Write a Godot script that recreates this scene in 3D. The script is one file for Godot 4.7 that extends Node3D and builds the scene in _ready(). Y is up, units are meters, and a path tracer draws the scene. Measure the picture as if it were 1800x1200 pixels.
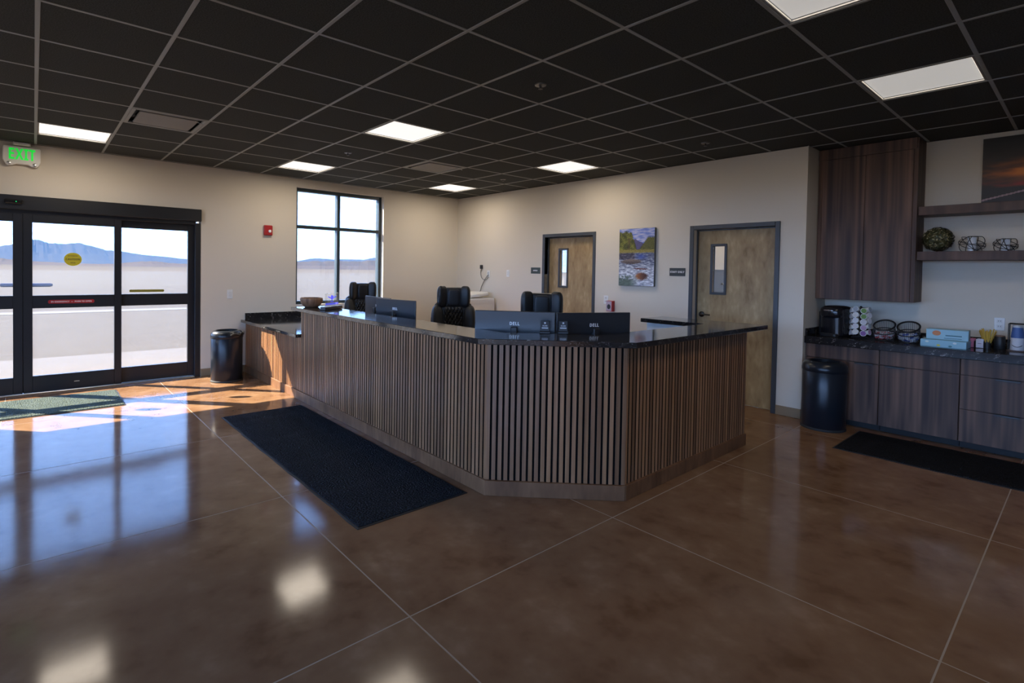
extends Node3D

const H := 2.825          # ceiling height
const GX := -6.0366       # ceiling grid origin (x of a grid line)
const GZ := 4.3008        # ceiling grid origin (z of a grid line)
const T := 0.61           # ceiling module
const CAM := Vector3(-6.0555, 1.4858, 7.8560)
const FPX := 923.74
var cam_basis := Basis(Vector3(0.758482, 0.016463, 0.651486), Vector3(0.001667, 0.999629, -0.027201), Vector3(-0.651692, 0.021718, 0.758173))
var M := {}
var used := {}
var rng := RandomNumberGenerator.new()


# ------------------------------------------------------------------ mesh builder
class MB:
	var v := PackedVector3Array()
	var n := PackedVector3Array()
	var uv := PackedVector2Array()
	var col := PackedColorArray()
	var tint := Color(1, 1, 1)
	var xf := Transform3D()

	func tri(a: Vector3, b: Vector3, c: Vector3, na: Vector3, nb: Vector3, nc: Vector3, ua := Vector2(), ub := Vector2(), uc := Vector2()) -> void:
		var flip := (b - a).cross(c - a).dot(na + nb + nc) > 0.0
		if xf.basis.determinant() < 0.0:
			flip = not flip
		if flip:
			var t := b
			b = c
			c = t
			t = nb
			nb = nc
			nc = t
			var w := ub
			ub = uc
			uc = w
		for p in [a, b, c]:
			v.append(xf * p)
			col.append(tint)
		for q in [na, nb, nc]:
			n.append((xf.basis * q).normalized())
		uv.append(ua)
		uv.append(ub)
		uv.append(uc)

	func quad(a: Vector3, b: Vector3, c: Vector3, d: Vector3, nn: Vector3) -> void:
		tri(a, b, c, nn, nn, nn, Vector2(0, 1), Vector2(1, 1), Vector2(1, 0))
		tri(a, c, d, nn, nn, nn, Vector2(0, 1), Vector2(1, 0), Vector2(0, 0))

	func box(c: Vector3, s: Vector3, b := 0.0) -> MB:
		var h := s * 0.5
		b = minf(b, minf(h.x, minf(h.y, h.z)) * 0.9)
		for ax in 3:
			var i := (ax + 1) % 3
			var j := (ax + 2) % 3
			for sg in [-1.0, 1.0]:
				var p := []
				for k in [[-1, -1], [1, -1], [1, 1], [-1, 1]]:
					var q := Vector3()
					q[ax] = sg * h[ax]
					q[i] = k[0] * (h[i] - b)
					q[j] = k[1] * (h[j] - b)
					p.append(c + q)
				var nn := Vector3()
				nn[ax] = sg
				quad(p[0], p[1], p[2], p[3], nn)
			if b > 0.0:
				for si in [-1.0, 1.0]:
					for sj in [-1.0, 1.0]:
						var e := []
						for k in [[0, -1], [0, 1], [1, 1], [1, -1]]:
							var q := Vector3()
							q[ax] = k[1] * (h[ax] - b)
							q[i] = si * (h[i] - (b if k[0] == 1 else 0.0))
							q[j] = sj * (h[j] - (0.0 if k[0] == 1 else b))
							e.append(c + q)
						var ne := Vector3()
						ne[i] = si
						ne[j] = sj
						quad(e[0], e[1], e[2], e[3], ne.normalized())
		if b > 0.0:
			for sx in [-1.0, 1.0]:
				for sy in [-1.0, 1.0]:
					for sz in [-1.0, 1.0]:
						var sg := Vector3(sx, sy, sz)
						var nn := sg.normalized()
						var a := c + sg * Vector3(h.x, h.y - b, h.z - b)
						var d := c + sg * Vector3(h.x - b, h.y, h.z - b)
						var f := c + sg * Vector3(h.x - b, h.y - b, h.z)
						tri(a, d, f, nn, nn, nn)
		return self

	func bar(a: Vector3, b: Vector3, w: float, t: float, bev := 0.0) -> MB:
		# box from a to b, w across (level), t thick
		var keep := xf
		var d := (b - a).normalized()
		var up := Vector3.UP if absf(d.y) < 0.95 else Vector3.RIGHT
		var s := d.cross(up).normalized()
		xf = keep * Transform3D(Basis(s, s.cross(d), -d), (a + b) * 0.5)
		box(Vector3.ZERO, Vector3(w, t, a.distance_to(b)), bev)
		xf = keep
		return self

	func lathe(pr: Array, seg := 32, at := Vector3.ZERO) -> MB:
		# profile of [radius, height] listed upwards on the outside
		var m := pr.size()
		var sn := []
		for k in m - 1:
			var d := Vector2(pr[k + 1][0] - pr[k][0], pr[k + 1][1] - pr[k][1])
			sn.append(Vector2(d.y, -d.x).normalized())
		for k in m - 1:
			var n0: Vector2 = sn[k]
			var n1: Vector2 = sn[k]
			if k > 0 and sn[k - 1].dot(sn[k]) > 0.6:
				n0 = (sn[k] + sn[k - 1]).normalized()
			if k < m - 2 and sn[k + 1].dot(sn[k]) > 0.6:
				n1 = (sn[k] + sn[k + 1]).normalized()
			for s in seg:
				var a0 := TAU * s / seg
				var a1 := TAU * (s + 1) / seg
				var c0 := Vector3(cos(a0), 0, sin(a0))
				var c1 := Vector3(cos(a1), 0, sin(a1))
				var p00: Vector3 = at + c0 * pr[k][0] + Vector3(0, pr[k][1], 0)
				var p01: Vector3 = at + c1 * pr[k][0] + Vector3(0, pr[k][1], 0)
				var p10: Vector3 = at + c0 * pr[k + 1][0] + Vector3(0, pr[k + 1][1], 0)
				var p11: Vector3 = at + c1 * pr[k + 1][0] + Vector3(0, pr[k + 1][1], 0)
				var m00 := c0 * n0.x + Vector3(0, n0.y, 0)
				var m01 := c1 * n0.x + Vector3(0, n0.y, 0)
				var m10 := c0 * n1.x + Vector3(0, n1.y, 0)
				var m11 := c1 * n1.x + Vector3(0, n1.y, 0)
				if pr[k][0] > 0.0:
					tri(p00, p01, p11, m00, m01, m11)
				if pr[k + 1][0] > 0.0:
					tri(p00, p11, p10, m00, m11, m10)
		return self

	func tube(pts: Array, r: float, seg := 8, closed := false) -> MB:
		var m := pts.size()
		var rings := []
		var up := Vector3(0.123, 0.957, 0.262).normalized()
		for k in m:
			var a: Vector3 = pts[(k - 1 + m) % m] if closed or k > 0 else pts[k]
			var b: Vector3 = pts[(k + 1) % m] if closed or k < m - 1 else pts[k]
			var d := (b - a).normalized()
			if absf(d.dot(up)) > 0.98:
				up = Vector3(0.9, 0.1, 0.4).normalized()
			var s := d.cross(up).normalized()
			up = s.cross(d).normalized()
			var ring := []
			for q in seg:
				var an := TAU * q / seg
				ring.append([pts[k], s * cos(an) + up * sin(an)])
			rings.append(ring)
		for k in (m if closed else m - 1):
			var r0: Array = rings[k]
			var r1: Array = rings[(k + 1) % m]
			for q in seg:
				var w := (q + 1) % seg
				var p0: Vector3 = r0[q][0] + r0[q][1] * r
				var p1: Vector3 = r0[w][0] + r0[w][1] * r
				var p2: Vector3 = r1[w][0] + r1[w][1] * r
				var p3: Vector3 = r1[q][0] + r1[q][1] * r
				tri(p0, p1, p2, r0[q][1], r0[w][1], r1[w][1])
				tri(p0, p2, p3, r0[q][1], r1[w][1], r1[q][1])
		if not closed:
			for e in [0, m - 1]:
				var o: Vector3 = (pts[e] - pts[1 if e == 0 else m - 2]).normalized()
				for q in seg:
					tri(pts[e], rings[e][q][0] + rings[e][q][1] * r, rings[e][(q + 1) % seg][0] + rings[e][(q + 1) % seg][1] * r, o, o, o)
		return self

	func prism(po: PackedVector2Array, y0: float, y1: float, bev := 0.0, smooth := false) -> MB:
		# outline in (x, z), extruded along y, optional chamfer of both rims
		var p := po.duplicate()
		var area := 0.0
		for k in p.size():
			var a := p[k]
			var b := p[(k + 1) % p.size()]
			area += a.x * b.y - b.x * a.y
		if area < 0.0:
			p.reverse()
		var m := p.size()
		var inner := PackedVector2Array()
		var en := []
		for k in m:
			var d := (p[(k + 1) % m] - p[k]).normalized()
			en.append(Vector2(d.y, -d.x))
		var vn := []
		for k in m:
			var a: Vector2 = en[(k - 1 + m) % m]
			var b: Vector2 = en[k]
			vn.append((a + b).normalized())
			inner.append(p[k] - (a + b) / maxf(0.3, 1.0 + a.dot(b)) * bev)
		for k in m:
			var k2 := (k + 1) % m
			var e3 := Vector3(en[k].x, 0, en[k].y)
			var na := Vector3(vn[k].x, 0, vn[k].y) if smooth else e3
			var nb := Vector3(vn[k2].x, 0, vn[k2].y) if smooth else e3
			var a := Vector3(p[k].x, 0, p[k].y)
			var b := Vector3(p[k2].x, 0, p[k2].y)
			var ai := Vector3(inner[k].x, 0, inner[k].y)
			var bi := Vector3(inner[k2].x, 0, inner[k2].y)
			var lo := Vector3(0, y0 + bev, 0)
			var hi := Vector3(0, y1 - bev, 0)
			tri(a + lo, b + lo, b + hi, na, nb, nb)
			tri(a + lo, b + hi, a + hi, na, nb, na)
			if bev > 0.0:
				var t := Vector3(0, y1, 0)
				var u := Vector3(0, y0, 0)
				var n1 := (na + Vector3.UP).normalized()
				var n2 := (nb + Vector3.UP).normalized()
				tri(a + hi, b + hi, bi + t, n1, n2, n2)
				tri(a + hi, bi + t, ai + t, n1, n2, n1)
				n1 = (na + Vector3.DOWN).normalized()
				n2 = (nb + Vector3.DOWN).normalized()
				tri(a + lo, b + lo, bi + u, n1, n2, n2)
				tri(a + lo, bi + u, ai + u, n1, n2, n1)
		var idx := Geometry2D.triangulate_polygon(inner)
		for k in range(0, idx.size(), 3):
			var q := []
			for e in 3:
				q.append(Vector3(inner[idx[k + e]].x, 0, inner[idx[k + e]].y))
			for e in [[y1, Vector3.UP], [y0, Vector3.DOWN]]:
				var o := Vector3(0, e[0], 0)
				tri(q[0] + o, q[1] + o, q[2] + o, e[1], e[1], e[1])
		return self

	func puff(c: Vector3, s: Vector3, e := 0.5, nu := 24, nv := 14) -> MB:
		# superellipsoid cushion of full size s; e near 0 is boxy, 1 is round
		var pt := func(i: int, j: int) -> Array:
			var a := TAU * i / nu
			var b := PI * j / nv - PI / 2
			var f := func(x: float, k: float) -> float: return signf(x) * pow(absf(x), k)
			var p := Vector3(f.call(cos(b), e) * f.call(cos(a), e), f.call(sin(b), e), f.call(cos(b), e) * f.call(sin(a), e))
			var q := Vector3(f.call(cos(b), 2 - e) * f.call(cos(a), 2 - e), f.call(sin(b), 2 - e), f.call(cos(b), 2 - e) * f.call(sin(a), 2 - e))
			return [c + p * s * 0.5, (q / s).normalized() if q.length() > 1e-6 else Vector3.UP]
		for i in nu:
			for j in nv:
				var a: Array = pt.call(i, j)
				var b: Array = pt.call(i + 1, j)
				var d: Array = pt.call(i + 1, j + 1)
				var g: Array = pt.call(i, j + 1)
				tri(a[0], b[0], d[0], a[1], b[1], d[1])
				tri(a[0], d[0], g[0], a[1], d[1], g[1])
		return self

	func add_to(am: ArrayMesh, m: Material) -> ArrayMesh:
		var a := []
		a.resize(Mesh.ARRAY_MAX)
		a[Mesh.ARRAY_VERTEX] = v
		a[Mesh.ARRAY_NORMAL] = n
		a[Mesh.ARRAY_TEX_UV] = uv
		a[Mesh.ARRAY_COLOR] = col
		am.add_surface_from_arrays(Mesh.PRIMITIVE_TRIANGLES, a)
		am.surface_set_material(am.get_surface_count() - 1, m)
		return am

	func mesh(m: Material) -> ArrayMesh:
		return add_to(ArrayMesh.new(), m)


# ------------------------------------------------------------------ scene helpers
func numbered(called: String) -> String:
	var k: int = used.get(called, 0)
	used[called] = k + 1
	return called if k == 0 else "%s_%03d" % [called, k]

func put(called: String, mesh: Mesh, parent: Node, at := Vector3.ZERO) -> MeshInstance3D:
	var o := MeshInstance3D.new()
	o.name = numbered(called) if parent == self else called
	o.mesh = mesh
	o.position = at
	parent.add_child(o, true)
	return o

func part(called: String, b: MB, m: Material, parent: Node, at := Vector3.ZERO) -> MeshInstance3D:
	return put(called, b.mesh(m), parent, at)

func tag(o: Node, label: String, category: String, group := "") -> Node:
	o.set_meta("label", label)
	o.set_meta("category", category)
	if group != "":
		o.set_meta("group", group)
	return o

func thing(called: String, label: String, category: String, at := Vector3.ZERO, turn := 0.0, group := "") -> Node3D:
	var o := Node3D.new()
	o.name = numbered(called)
	add_child(o)
	o.position = at
	o.rotation.y = turn
	tag(o, label, category, group)
	return o

func struct_root(called: String, label: String) -> Node3D:
	var o := Node3D.new()
	o.name = called
	add_child(o)
	o.set_meta("kind", "structure")
	o.set_meta("label", label)
	return o

func struct(called: String, b: MB, m: Material, label: String) -> MeshInstance3D:
	var o := part(called, b, m, self)
	o.set_meta("kind", "structure")
	o.set_meta("label", label)
	return o

func dup(src: Node3D, at: Vector3, turn: float, label: String) -> Node3D:
	var o := src.duplicate()
	o.name = numbered(String(src.name))
	add_child(o)
	o.position = at
	o.rotation.y = turn
	o.set_meta("label", label)
	return o

func L(r: float, g: float, b: float, a := 1.0) -> Color:
	var c := Color(r, g, b).linear_to_srgb()
	c.a = a
	return c

func mat(c: Color, rough := 0.6, metal := 0.0, spec := 0.5) -> StandardMaterial3D:
	var m := StandardMaterial3D.new()
	m.albedo_color = c
	m.roughness = rough
	m.metallic = metal
	m.metallic_specular = spec
	return m

func triplanar(m: StandardMaterial3D, scale: Vector3, world := true) -> StandardMaterial3D:
	m.uv1_triplanar = true
	m.uv1_world_triplanar = world
	m.uv1_scale = scale
	m.uv1_triplanar_sharpness = 8.0
	return m

func glow(c: Color, e: float) -> StandardMaterial3D:
	var m := mat(c, 0.5)
	m.emission_enabled = true
	m.emission = c
	m.emission_energy_multiplier = e
	return m

func fnoise(seed_: int, freq: float, oct := 4) -> FastNoiseLite:
	var f := FastNoiseLite.new()
	f.seed = seed_
	f.noise_type = FastNoiseLite.TYPE_SIMPLEX_SMOOTH
	f.frequency = freq
	f.fractal_octaves = oct
	return f

func painted(w: int, h: int, fn: Callable) -> ImageTexture:
	var im := Image.create(w, h, false, Image.FORMAT_RGB8)
	for y in h:
		for x in w:
			im.set_pixel(x, y, fn.call(x, y))
	return ImageTexture.create_from_image(im)

func noise_map(freq: float, seed_: int, strength := 6.0, size := 256) -> NoiseTexture2D:
	var t := NoiseTexture2D.new()
	t.width = size
	t.height = size
	t.seamless = true
	t.as_normal_map = true
	t.bump_strength = strength
	t.noise = fnoise(seed_, freq, 3)
	return t

func wood_tex(seed_: int, dark: Color, light: Color, streak := 0.035, zone := 0.012, zones := 0.5) -> ImageTexture:
	# grain runs up the picture; wraps in both directions by cross-fading
	var fine := fnoise(seed_, streak, 3)
	var broad := fnoise(seed_ + 7, zone, 2)
	var n := 384
	var at := func(x: float, y: float) -> float:
		var a := 0.5 + 0.75 * fine.get_noise_2d(x * 2.2 + 3.0 * broad.get_noise_2d(x, y * 0.3), y * 0.07)
		var b := 0.5 + 1.35 * broad.get_noise_2d(x * 1.4, y * 0.05 + 500.0)
		return clampf(a * (1.0 - zones) + b * zones, 0.0, 1.0)
	return painted(n, n, func(x: int, y: int) -> Color:
		var u := smoothstep(0.8, 1.0, float(x) / n)
		var w := smoothstep(0.8, 1.0, float(y) / n)
		var k: float = lerpf(lerpf(at.call(x, y), at.call(x - n, y), u), lerpf(at.call(x, y - n), at.call(x - n, y - n), u), w)
		return dark.lerp(light, k))

func mottle_tex(seed_: int, cols: Array, freq: float, n := 512, bands := 1.0) -> ImageTexture:
	var a := fnoise(seed_, freq, 5)
	var b := fnoise(seed_ + 3, freq * 3.1, 4)
	var at := func(x: float, y: float) -> float:
		return clampf(0.5 + bands * (0.65 * a.get_noise_2d(x, y) + 0.3 * b.get_noise_2d(x, y)), 0.0, 0.999)
	return painted(n, n, func(x: int, y: int) -> Color:
		var u := smoothstep(0.8, 1.0, float(x) / n)
		var w := smoothstep(0.8, 1.0, float(y) / n)
		var k: float = lerpf(lerpf(at.call(x, y), at.call(x - n, y), u), lerpf(at.call(x, y - n), at.call(x - n, y - n), u), w)
		k *= cols.size() - 1
		var i := int(k)
		return cols[i].lerp(cols[mini(i + 1, cols.size() - 1)], k - i))

func text(s: String, cap: float, m: Material, parent: Node, at: Vector3, rot := Vector3.ZERO, depth := 0.002, bold := true, called := "lettering") -> MeshInstance3D:
	var t := TextMesh.new()
	var f := SystemFont.new()
	f.font_names = PackedStringArray(["Droid Sans"])
	f.font_weight = 700 if bold else 400
	t.font = f
	t.text = s
	t.font_size = 48
	t.pixel_size = cap / (48.0 * 0.714)
	t.depth = depth
	t.material = m
	var o := put(called, t, parent, at)
	o.rotation = rot
	return o

func seen(p: Vector3, margin := 60.0) -> bool:
	var q := cam_basis.transposed() * (p - CAM)
	if q.z > -0.2:
		return false
	var u := 852.75 + FPX * q.x / -q.z
	var w := 495.99 - FPX * q.y / -q.z
	return u > -margin and u < 1800 + margin and w > -margin and w < 1200 + margin

func round_rect(w: float, d: float, r: float, seg := 6) -> PackedVector2Array:
	var p := PackedVector2Array()
	for c in [[1, 1, 0], [-1, 1, 1], [-1, -1, 2], [1, -1, 3]]:
		for k in seg + 1:
			var a: float = PI / 2 * (c[2] + float(k) / seg)
			p.append(Vector2(c[0] * (w / 2 - r), c[1] * (d / 2 - r)) + Vector2(cos(a), sin(a)) * r)
	return p

func ellipse(a: float, b: float, seg := 40) -> PackedVector2Array:
	var p := PackedVector2Array()
	for k in seg:
		p.append(Vector2(cos(TAU * k / seg) * a, sin(TAU * k / seg) * b))
	return p

func upright(at := Vector3.ZERO) -> Transform3D:
	# turns a prism so that its outline stands in (x, y) and it is extruded along +z
	return Transform3D(Basis(Vector3.RIGHT, Vector3(0, 0, 1), Vector3(0, 1, 0)), at)


func _ready() -> void:
	rng.seed = 11
	set_camera_and_light()
	make_materials()
	build_floor()
	build_walls()
	build_ceiling()
	build_entrance()
	build_windows()
	build_office_doors()
	build_outside()
	build_desk()
	build_kitchen()
	build_ceiling_fittings()
	build_mats_and_bins()
	build_desk_things()
	build_chairs()
	build_copier()
	build_wall_things()
	build_kitchen_things()


func set_camera_and_light() -> void:
	var cam := Camera3D.new()
	cam.name = "camera"
	cam.projection = Camera3D.PROJECTION_FRUSTUM
	cam.near = 0.05
	cam.far = 12000.0
	cam.size = 0.05 * 1200.0 / FPX
	cam.frustum_offset = Vector2(0.05 * (900.0 - 852.75) / FPX, -0.05 * (600.0 - 495.99) / FPX)
	add_child(cam)
	cam.transform = Transform3D(cam_basis.orthonormalized(), CAM)
	cam.current = true

	var sky := ProceduralSkyMaterial.new()
	sky.sky_top_color = L(0.015, 0.11, 0.42)
	sky.sky_horizon_color = L(0.30, 0.50, 0.92)
	sky.sky_curve = 0.4
	sky.ground_horizon_color = Color(0.62, 0.60, 0.57)
	sky.ground_bottom_color = Color(0.5, 0.48, 0.45)
	var env := Environment.new()
	env.background_mode = Environment.BG_SKY
	env.sky = Sky.new()
	env.sky.sky_material = sky
	env.background_energy_multiplier = 15.0
	env.tonemap_mode = Environment.TONE_MAPPER_LINEAR
	env.tonemap_exposure = 1.0
	env.volumetric_fog_enabled = true
	env.volumetric_fog_density = 0.0
	env.sdfgi_enabled = true
	env.ssao_enabled = true
	env.ssil_enabled = true
	var we := WorldEnvironment.new()
	we.name = "world"
	we.environment = env
	add_child(we)

	var sun := DirectionalLight3D.new()
	sun.name = "sun"
	add_child(sun)
	sun.look_at_from_position(Vector3(-1.433, 1.536, -1.529), Vector3.ZERO)
	sun.light_color = Color(1.0, 0.95, 0.86)
	sun.light_energy = 11.0
	sun.light_angular_distance = 0.53
	sun.sky_mode = DirectionalLight3D.SKY_MODE_LIGHT_ONLY
	sun.shadow_enabled = true


func make_materials() -> void:
	M.wall = mat(L(0.61, 0.55, 0.455), 0.75)
	M.wall.normal_enabled = true
	M.wall.normal_texture = noise_map(0.09, 5, 2.0)
	M.wall.normal_scale = 0.15
	triplanar(M.wall, Vector3(4, 4, 4))
	M.white_paint = mat(L(0.66, 0.66, 0.65), 0.5)
	M.base_tan = mat(L(0.24, 0.17, 0.10), 0.5)
	# floor: acid-stained, sealed concrete
	M.floor = mat(Color.WHITE, 0.11, 0.0, 0.30)
	M.floor.albedo_texture = mottle_tex(21, [L(0.140, 0.071, 0.035), L(0.190, 0.103, 0.054), L(0.212, 0.120, 0.064), L(0.256, 0.152, 0.088)], 0.011, 640, 1.0)
	M.floor.normal_enabled = true
	M.floor.normal_texture = noise_map(0.012, 9, 1.2)
	M.floor.normal_scale = 0.05
	triplanar(M.floor, Vector3(0.37, 0.37, 0.37))
	M.joint = mat(L(0.33, 0.25, 0.18), 0.6)
	# ceiling
	M.tile = mat(Color.WHITE, 0.85, 0.0, 0.25)
	M.tile.albedo_texture = mottle_tex(33, [L(0.033, 0.036, 0.035), L(0.056, 0.061, 0.059), L(0.078, 0.085, 0.082)], 0.16, 256, 1.2)
	triplanar(M.tile, Vector3(2.3, 2.3, 2.3))
	M.tee = mat(L(0.27, 0.285, 0.275), 0.45)
	M.plenum = mat(L(0.03, 0.03, 0.03), 0.9)
	M.vent = mat(L(0.20, 0.19, 0.18), 0.5)
	# metals and glass
	M.bronze = mat(L(0.012, 0.013, 0.016), 0.38, 0.0, 0.5)
	M.door_frame = mat(L(0.045, 0.052, 0.062), 0.4)
	M.black = mat(L(0.012, 0.012, 0.013), 0.45)
	M.black_gloss = mat(L(0.008, 0.008, 0.010), 0.22)
	M.wire = mat(L(0.015, 0.015, 0.016), 0.35, 0.3)
	M.steel = mat(L(0.55, 0.55, 0.55), 0.3, 0.9)
	M.silver = mat(L(0.7, 0.7, 0.72), 0.22, 1.0)
	M.glass = StandardMaterial3D.new()
	M.glass.transparency = BaseMaterial3D.TRANSPARENCY_ALPHA
	M.glass.albedo_color = Color(0.93, 0.97, 0.97, 0.06)
	M.glass.roughness = 0.02
	M.plastic_white = mat(L(0.70, 0.70, 0.68), 0.4)
	M.ivory = mat(L(0.62, 0.62, 0.60), 0.4)
	M.red = mat(L(0.35, 0.012, 0.015), 0.4)
	M.white_print = mat(L(0.80, 0.80, 0.80), 0.5)
	M.grey_print = mat(L(0.45, 0.46, 0.48), 0.4)
	M.black_print = mat(L(0.015, 0.015, 0.012), 0.6)
	M.yellow = mat(L(0.52, 0.44, 0.015), 0.6)
	M.sign_grey = mat(L(0.030, 0.038, 0.042), 0.5)
	# wood
	M.slats = []
	for k in 5:
		var d: float = [0.66, 0.95, 1.10, 0.80, 1.25][k]
		var m := mat(Color(1, 1, 1), 0.32, 0.0, 0.5)
		m.albedo_texture = M.slats[0].albedo_texture if k > 0 else wood_tex(51, L(0.200, 0.092, 0.041), L(0.46, 0.240, 0.118), 0.05, 0.014, 0.4)
		m.albedo_color = L(minf(1.0, d * 0.80), minf(1.0, d * 0.79), minf(1.0, d * [0.80, 0.76, 0.8, 0.83, 0.76][k]))
		triplanar(m, Vector3(2.1, 0.9, 2.1))
		M.slats.append(m)
	M.plinth = mat(L(0.46, 0.44, 0.43), 0.45, 0.0, 0.4)
	M.plinth.albedo_texture = M.slats[0].albedo_texture
	triplanar(M.plinth, Vector3(0.6, 2.0, 0.6))
	M.walnut = mat(L(0.72, 0.70, 0.70), 0.5, 0.0, 0.4)
	M.walnut.albedo_texture = wood_tex(77, L(0.050, 0.030, 0.025), L(0.225, 0.130, 0.086), 0.03, 0.020, 0.68)
	triplanar(M.walnut, Vector3(1.15, 0.55, 1.15))
	M.walnut_flat = mat(L(0.72, 0.70, 0.70), 0.5, 0.0, 0.4)
	M.walnut_flat.albedo_texture = M.walnut.albedo_texture
	M.walnut_flat.albedo_texture = wood_tex(78, L(0.075, 0.043, 0.031), L(0.17, 0.10, 0.072), 0.03, 0.016, 0.4)
	triplanar(M.walnut_flat, Vector3(0.5, 1.3, 0.5))
	M.door_wood = mat(Color.WHITE, 0.4, 0.0, 0.4)
	M.door_wood.albedo_texture = mottle_tex(95, [L(0.22, 0.140, 0.062), L(0.31, 0.207, 0.097), L(0.36, 0.247, 0.120), L(0.46, 0.33, 0.172)], 0.014, 384, 1.1)
	triplanar(M.door_wood, Vector3(1.1, 0.42, 1.1))
	M.bowl_wood = mat(Color.WHITE, 0.4, 0.0, 0.4)
	M.bowl_wood.albedo_texture = wood_tex(93, L(0.10, 0.05, 0.028), L(0.33, 0.18, 0.10), 0.03, 0.03, 0.5)
	triplanar(M.bowl_wood, Vector3(1.4, 3.0, 1.4))
	# stone
	var vein := fnoise(131, 0.012, 4)
	var vein2 := fnoise(137, 0.03, 4)
	var base := fnoise(139, 0.02, 3)
	M.granite = mat(Color.WHITE, 0.09, 0.0, 0.72)
	M.granite_dark = mat(Color.WHITE, 0.12, 0.0, 0.36)
	M.granite.albedo_texture = painted(512, 512, func(x: int, y: int) -> Color:
		var w := 40.0 * vein2.get_noise_2d(x, y)
		var a := absf(vein.get_noise_2d(x + w, y * 1.2 + w))
		var gate := smoothstep(-0.12, 0.16, base.get_noise_2d(x * 0.6, y * 0.6))
		var k := (1.0 - smoothstep(0.0, 0.045, a)) * gate
		var speck := smoothstep(0.25, 0.6, vein2.get_noise_2d(x * 4.0, y * 4.0)) * 0.15
		return L(0.014, 0.013, 0.014).lerp(L(0.55, 0.50, 0.44), clampf(k * 0.95 + speck * 0.35, 0.0, 1.0)))
	triplanar(M.granite, Vector3(1.9, 1.9, 1.9))
	M.granite_dark.albedo_texture = M.granite.albedo_texture
	triplanar(M.granite_dark, Vector3(1.7, 1.7, 1.7))
	# mats
	var mk := func(c0: Color, c1: Color, s: int) -> StandardMaterial3D:
		var m := mat(Color.WHITE, 0.95, 0.0, 0.2)
		m.albedo_texture = mottle_tex(s, [c0, c1, c0.lerp(c1, 0.3)], 0.20, 320, 1.7)
		m.normal_enabled = true
		m.normal_texture = noise_map(0.14, s, 16.0)
		m.normal_scale = 1.0
		triplanar(m, Vector3(1.5, 1.5, 1.5))
		return m
	M.mat_navy = mk.call(L(0.006, 0.008, 0.011), L(0.034, 0.039, 0.048), 201)
	M.mat_green = mk.call(L(0.045, 0.065, 0.055), L(0.12, 0.15, 0.13), 203)
	M.mat_black = mk.call(L(0.008, 0.008, 0.009), L(0.022, 0.022, 0.024), 205)
	M.rubber = mat(L(0.010, 0.011, 0.012), 0.7)
	M.leather = mat(L(0.010, 0.0105, 0.012), 0.40, 0.0, 0.45)
	M.leather.normal_enabled = true
	M.leather.normal_texture = noise_map(0.2, 61, 3.0)
	M.leather.normal_scale = 0.25
	triplanar(M.leather, Vector3(7, 7, 7), false)
	# outside
	M.concrete = mat(Color.WHITE, 0.9, 0.0, 0.2)
	M.concrete.albedo_texture = mottle_tex(301, [L(0.103, 0.087, 0.066), L(0.114, 0.096, 0.073)], 0.02, 256)
	triplanar(M.concrete, Vector3(0.2, 0.2, 0.2))
	M.asphalt = mat(Color.WHITE, 0.95, 0.0, 0.2)
	M.asphalt.albedo_texture = mottle_tex(303, [L(0.066, 0.0520, 0.0345), L(0.072, 0.0565, 0.0375), L(0.078, 0.0615, 0.041)], 0.03, 256)
	triplanar(M.asphalt, Vector3(0.11, 0.11, 0.11))
	M.paint_line = mat(L(0.077, 0.061, 0.041), 0.9)
	M.taxiway = mat(Color.WHITE, 0.95, 0.0, 0.2)
	M.taxiway.albedo_texture = mottle_tex(305, [L(0.074, 0.059, 0.039), L(0.079, 0.0635, 0.0425)], 0.03, 256)
	triplanar(M.taxiway, Vector3(0.02, 0.02, 0.02))
	M.field = mat(Color.WHITE, 1.0, 0.0, 0.1)
	M.field.albedo_texture = mottle_tex(307, [L(0.074, 0.056, 0.036), L(0.086, 0.065, 0.043), L(0.079, 0.062, 0.040)], 0.03, 256)
	triplanar(M.field, Vector3(0.008, 0.008, 0.008))
	M.hill = mat(L(0.092, 0.066, 0.050), 1.0, 0.0, 0.1)
	M.mountain = mat(L(0.062, 0.050, 0.042), 1.0, 0.0, 0.1)
	M.foothill = mat(L(0.068, 0.054, 0.042), 1.0, 0.0, 0.1)


# ------------------------------------------------------------------ the shell
func build_floor() -> void:
	var root := struct_root("floor", "polished brown stained concrete floor cut into large slabs")
	part("joint_filler", MB.new().box(Vector3(-3.93, -0.0507, 6.25), Vector3(9.34, 0.10, 12.9)), M.joint, root)
	var xs := [-8.6, -7.755, -6.29, -4.835, -3.387, -1.92, -0.45, 0.74]
	var zs := [-0.2, 1.40, 2.925, 4.45, 5.976, 7.50, 9.03, 10.55, 12.7]
	for i in xs.size() - 1:
		for j in zs.size() - 1:
			var g := 0.0028
			var c := Vector3((xs[i] + xs[i + 1]) / 2, -0.02, (zs[j] + zs[j + 1]) / 2)
			part("floor_slab", MB.new().box(Vector3.ZERO, Vector3(xs[i + 1] - xs[i] - 2 * g, 0.04, zs[j + 1] - zs[j] - 2 * g), 0.0012), M.floor, root, c)

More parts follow.
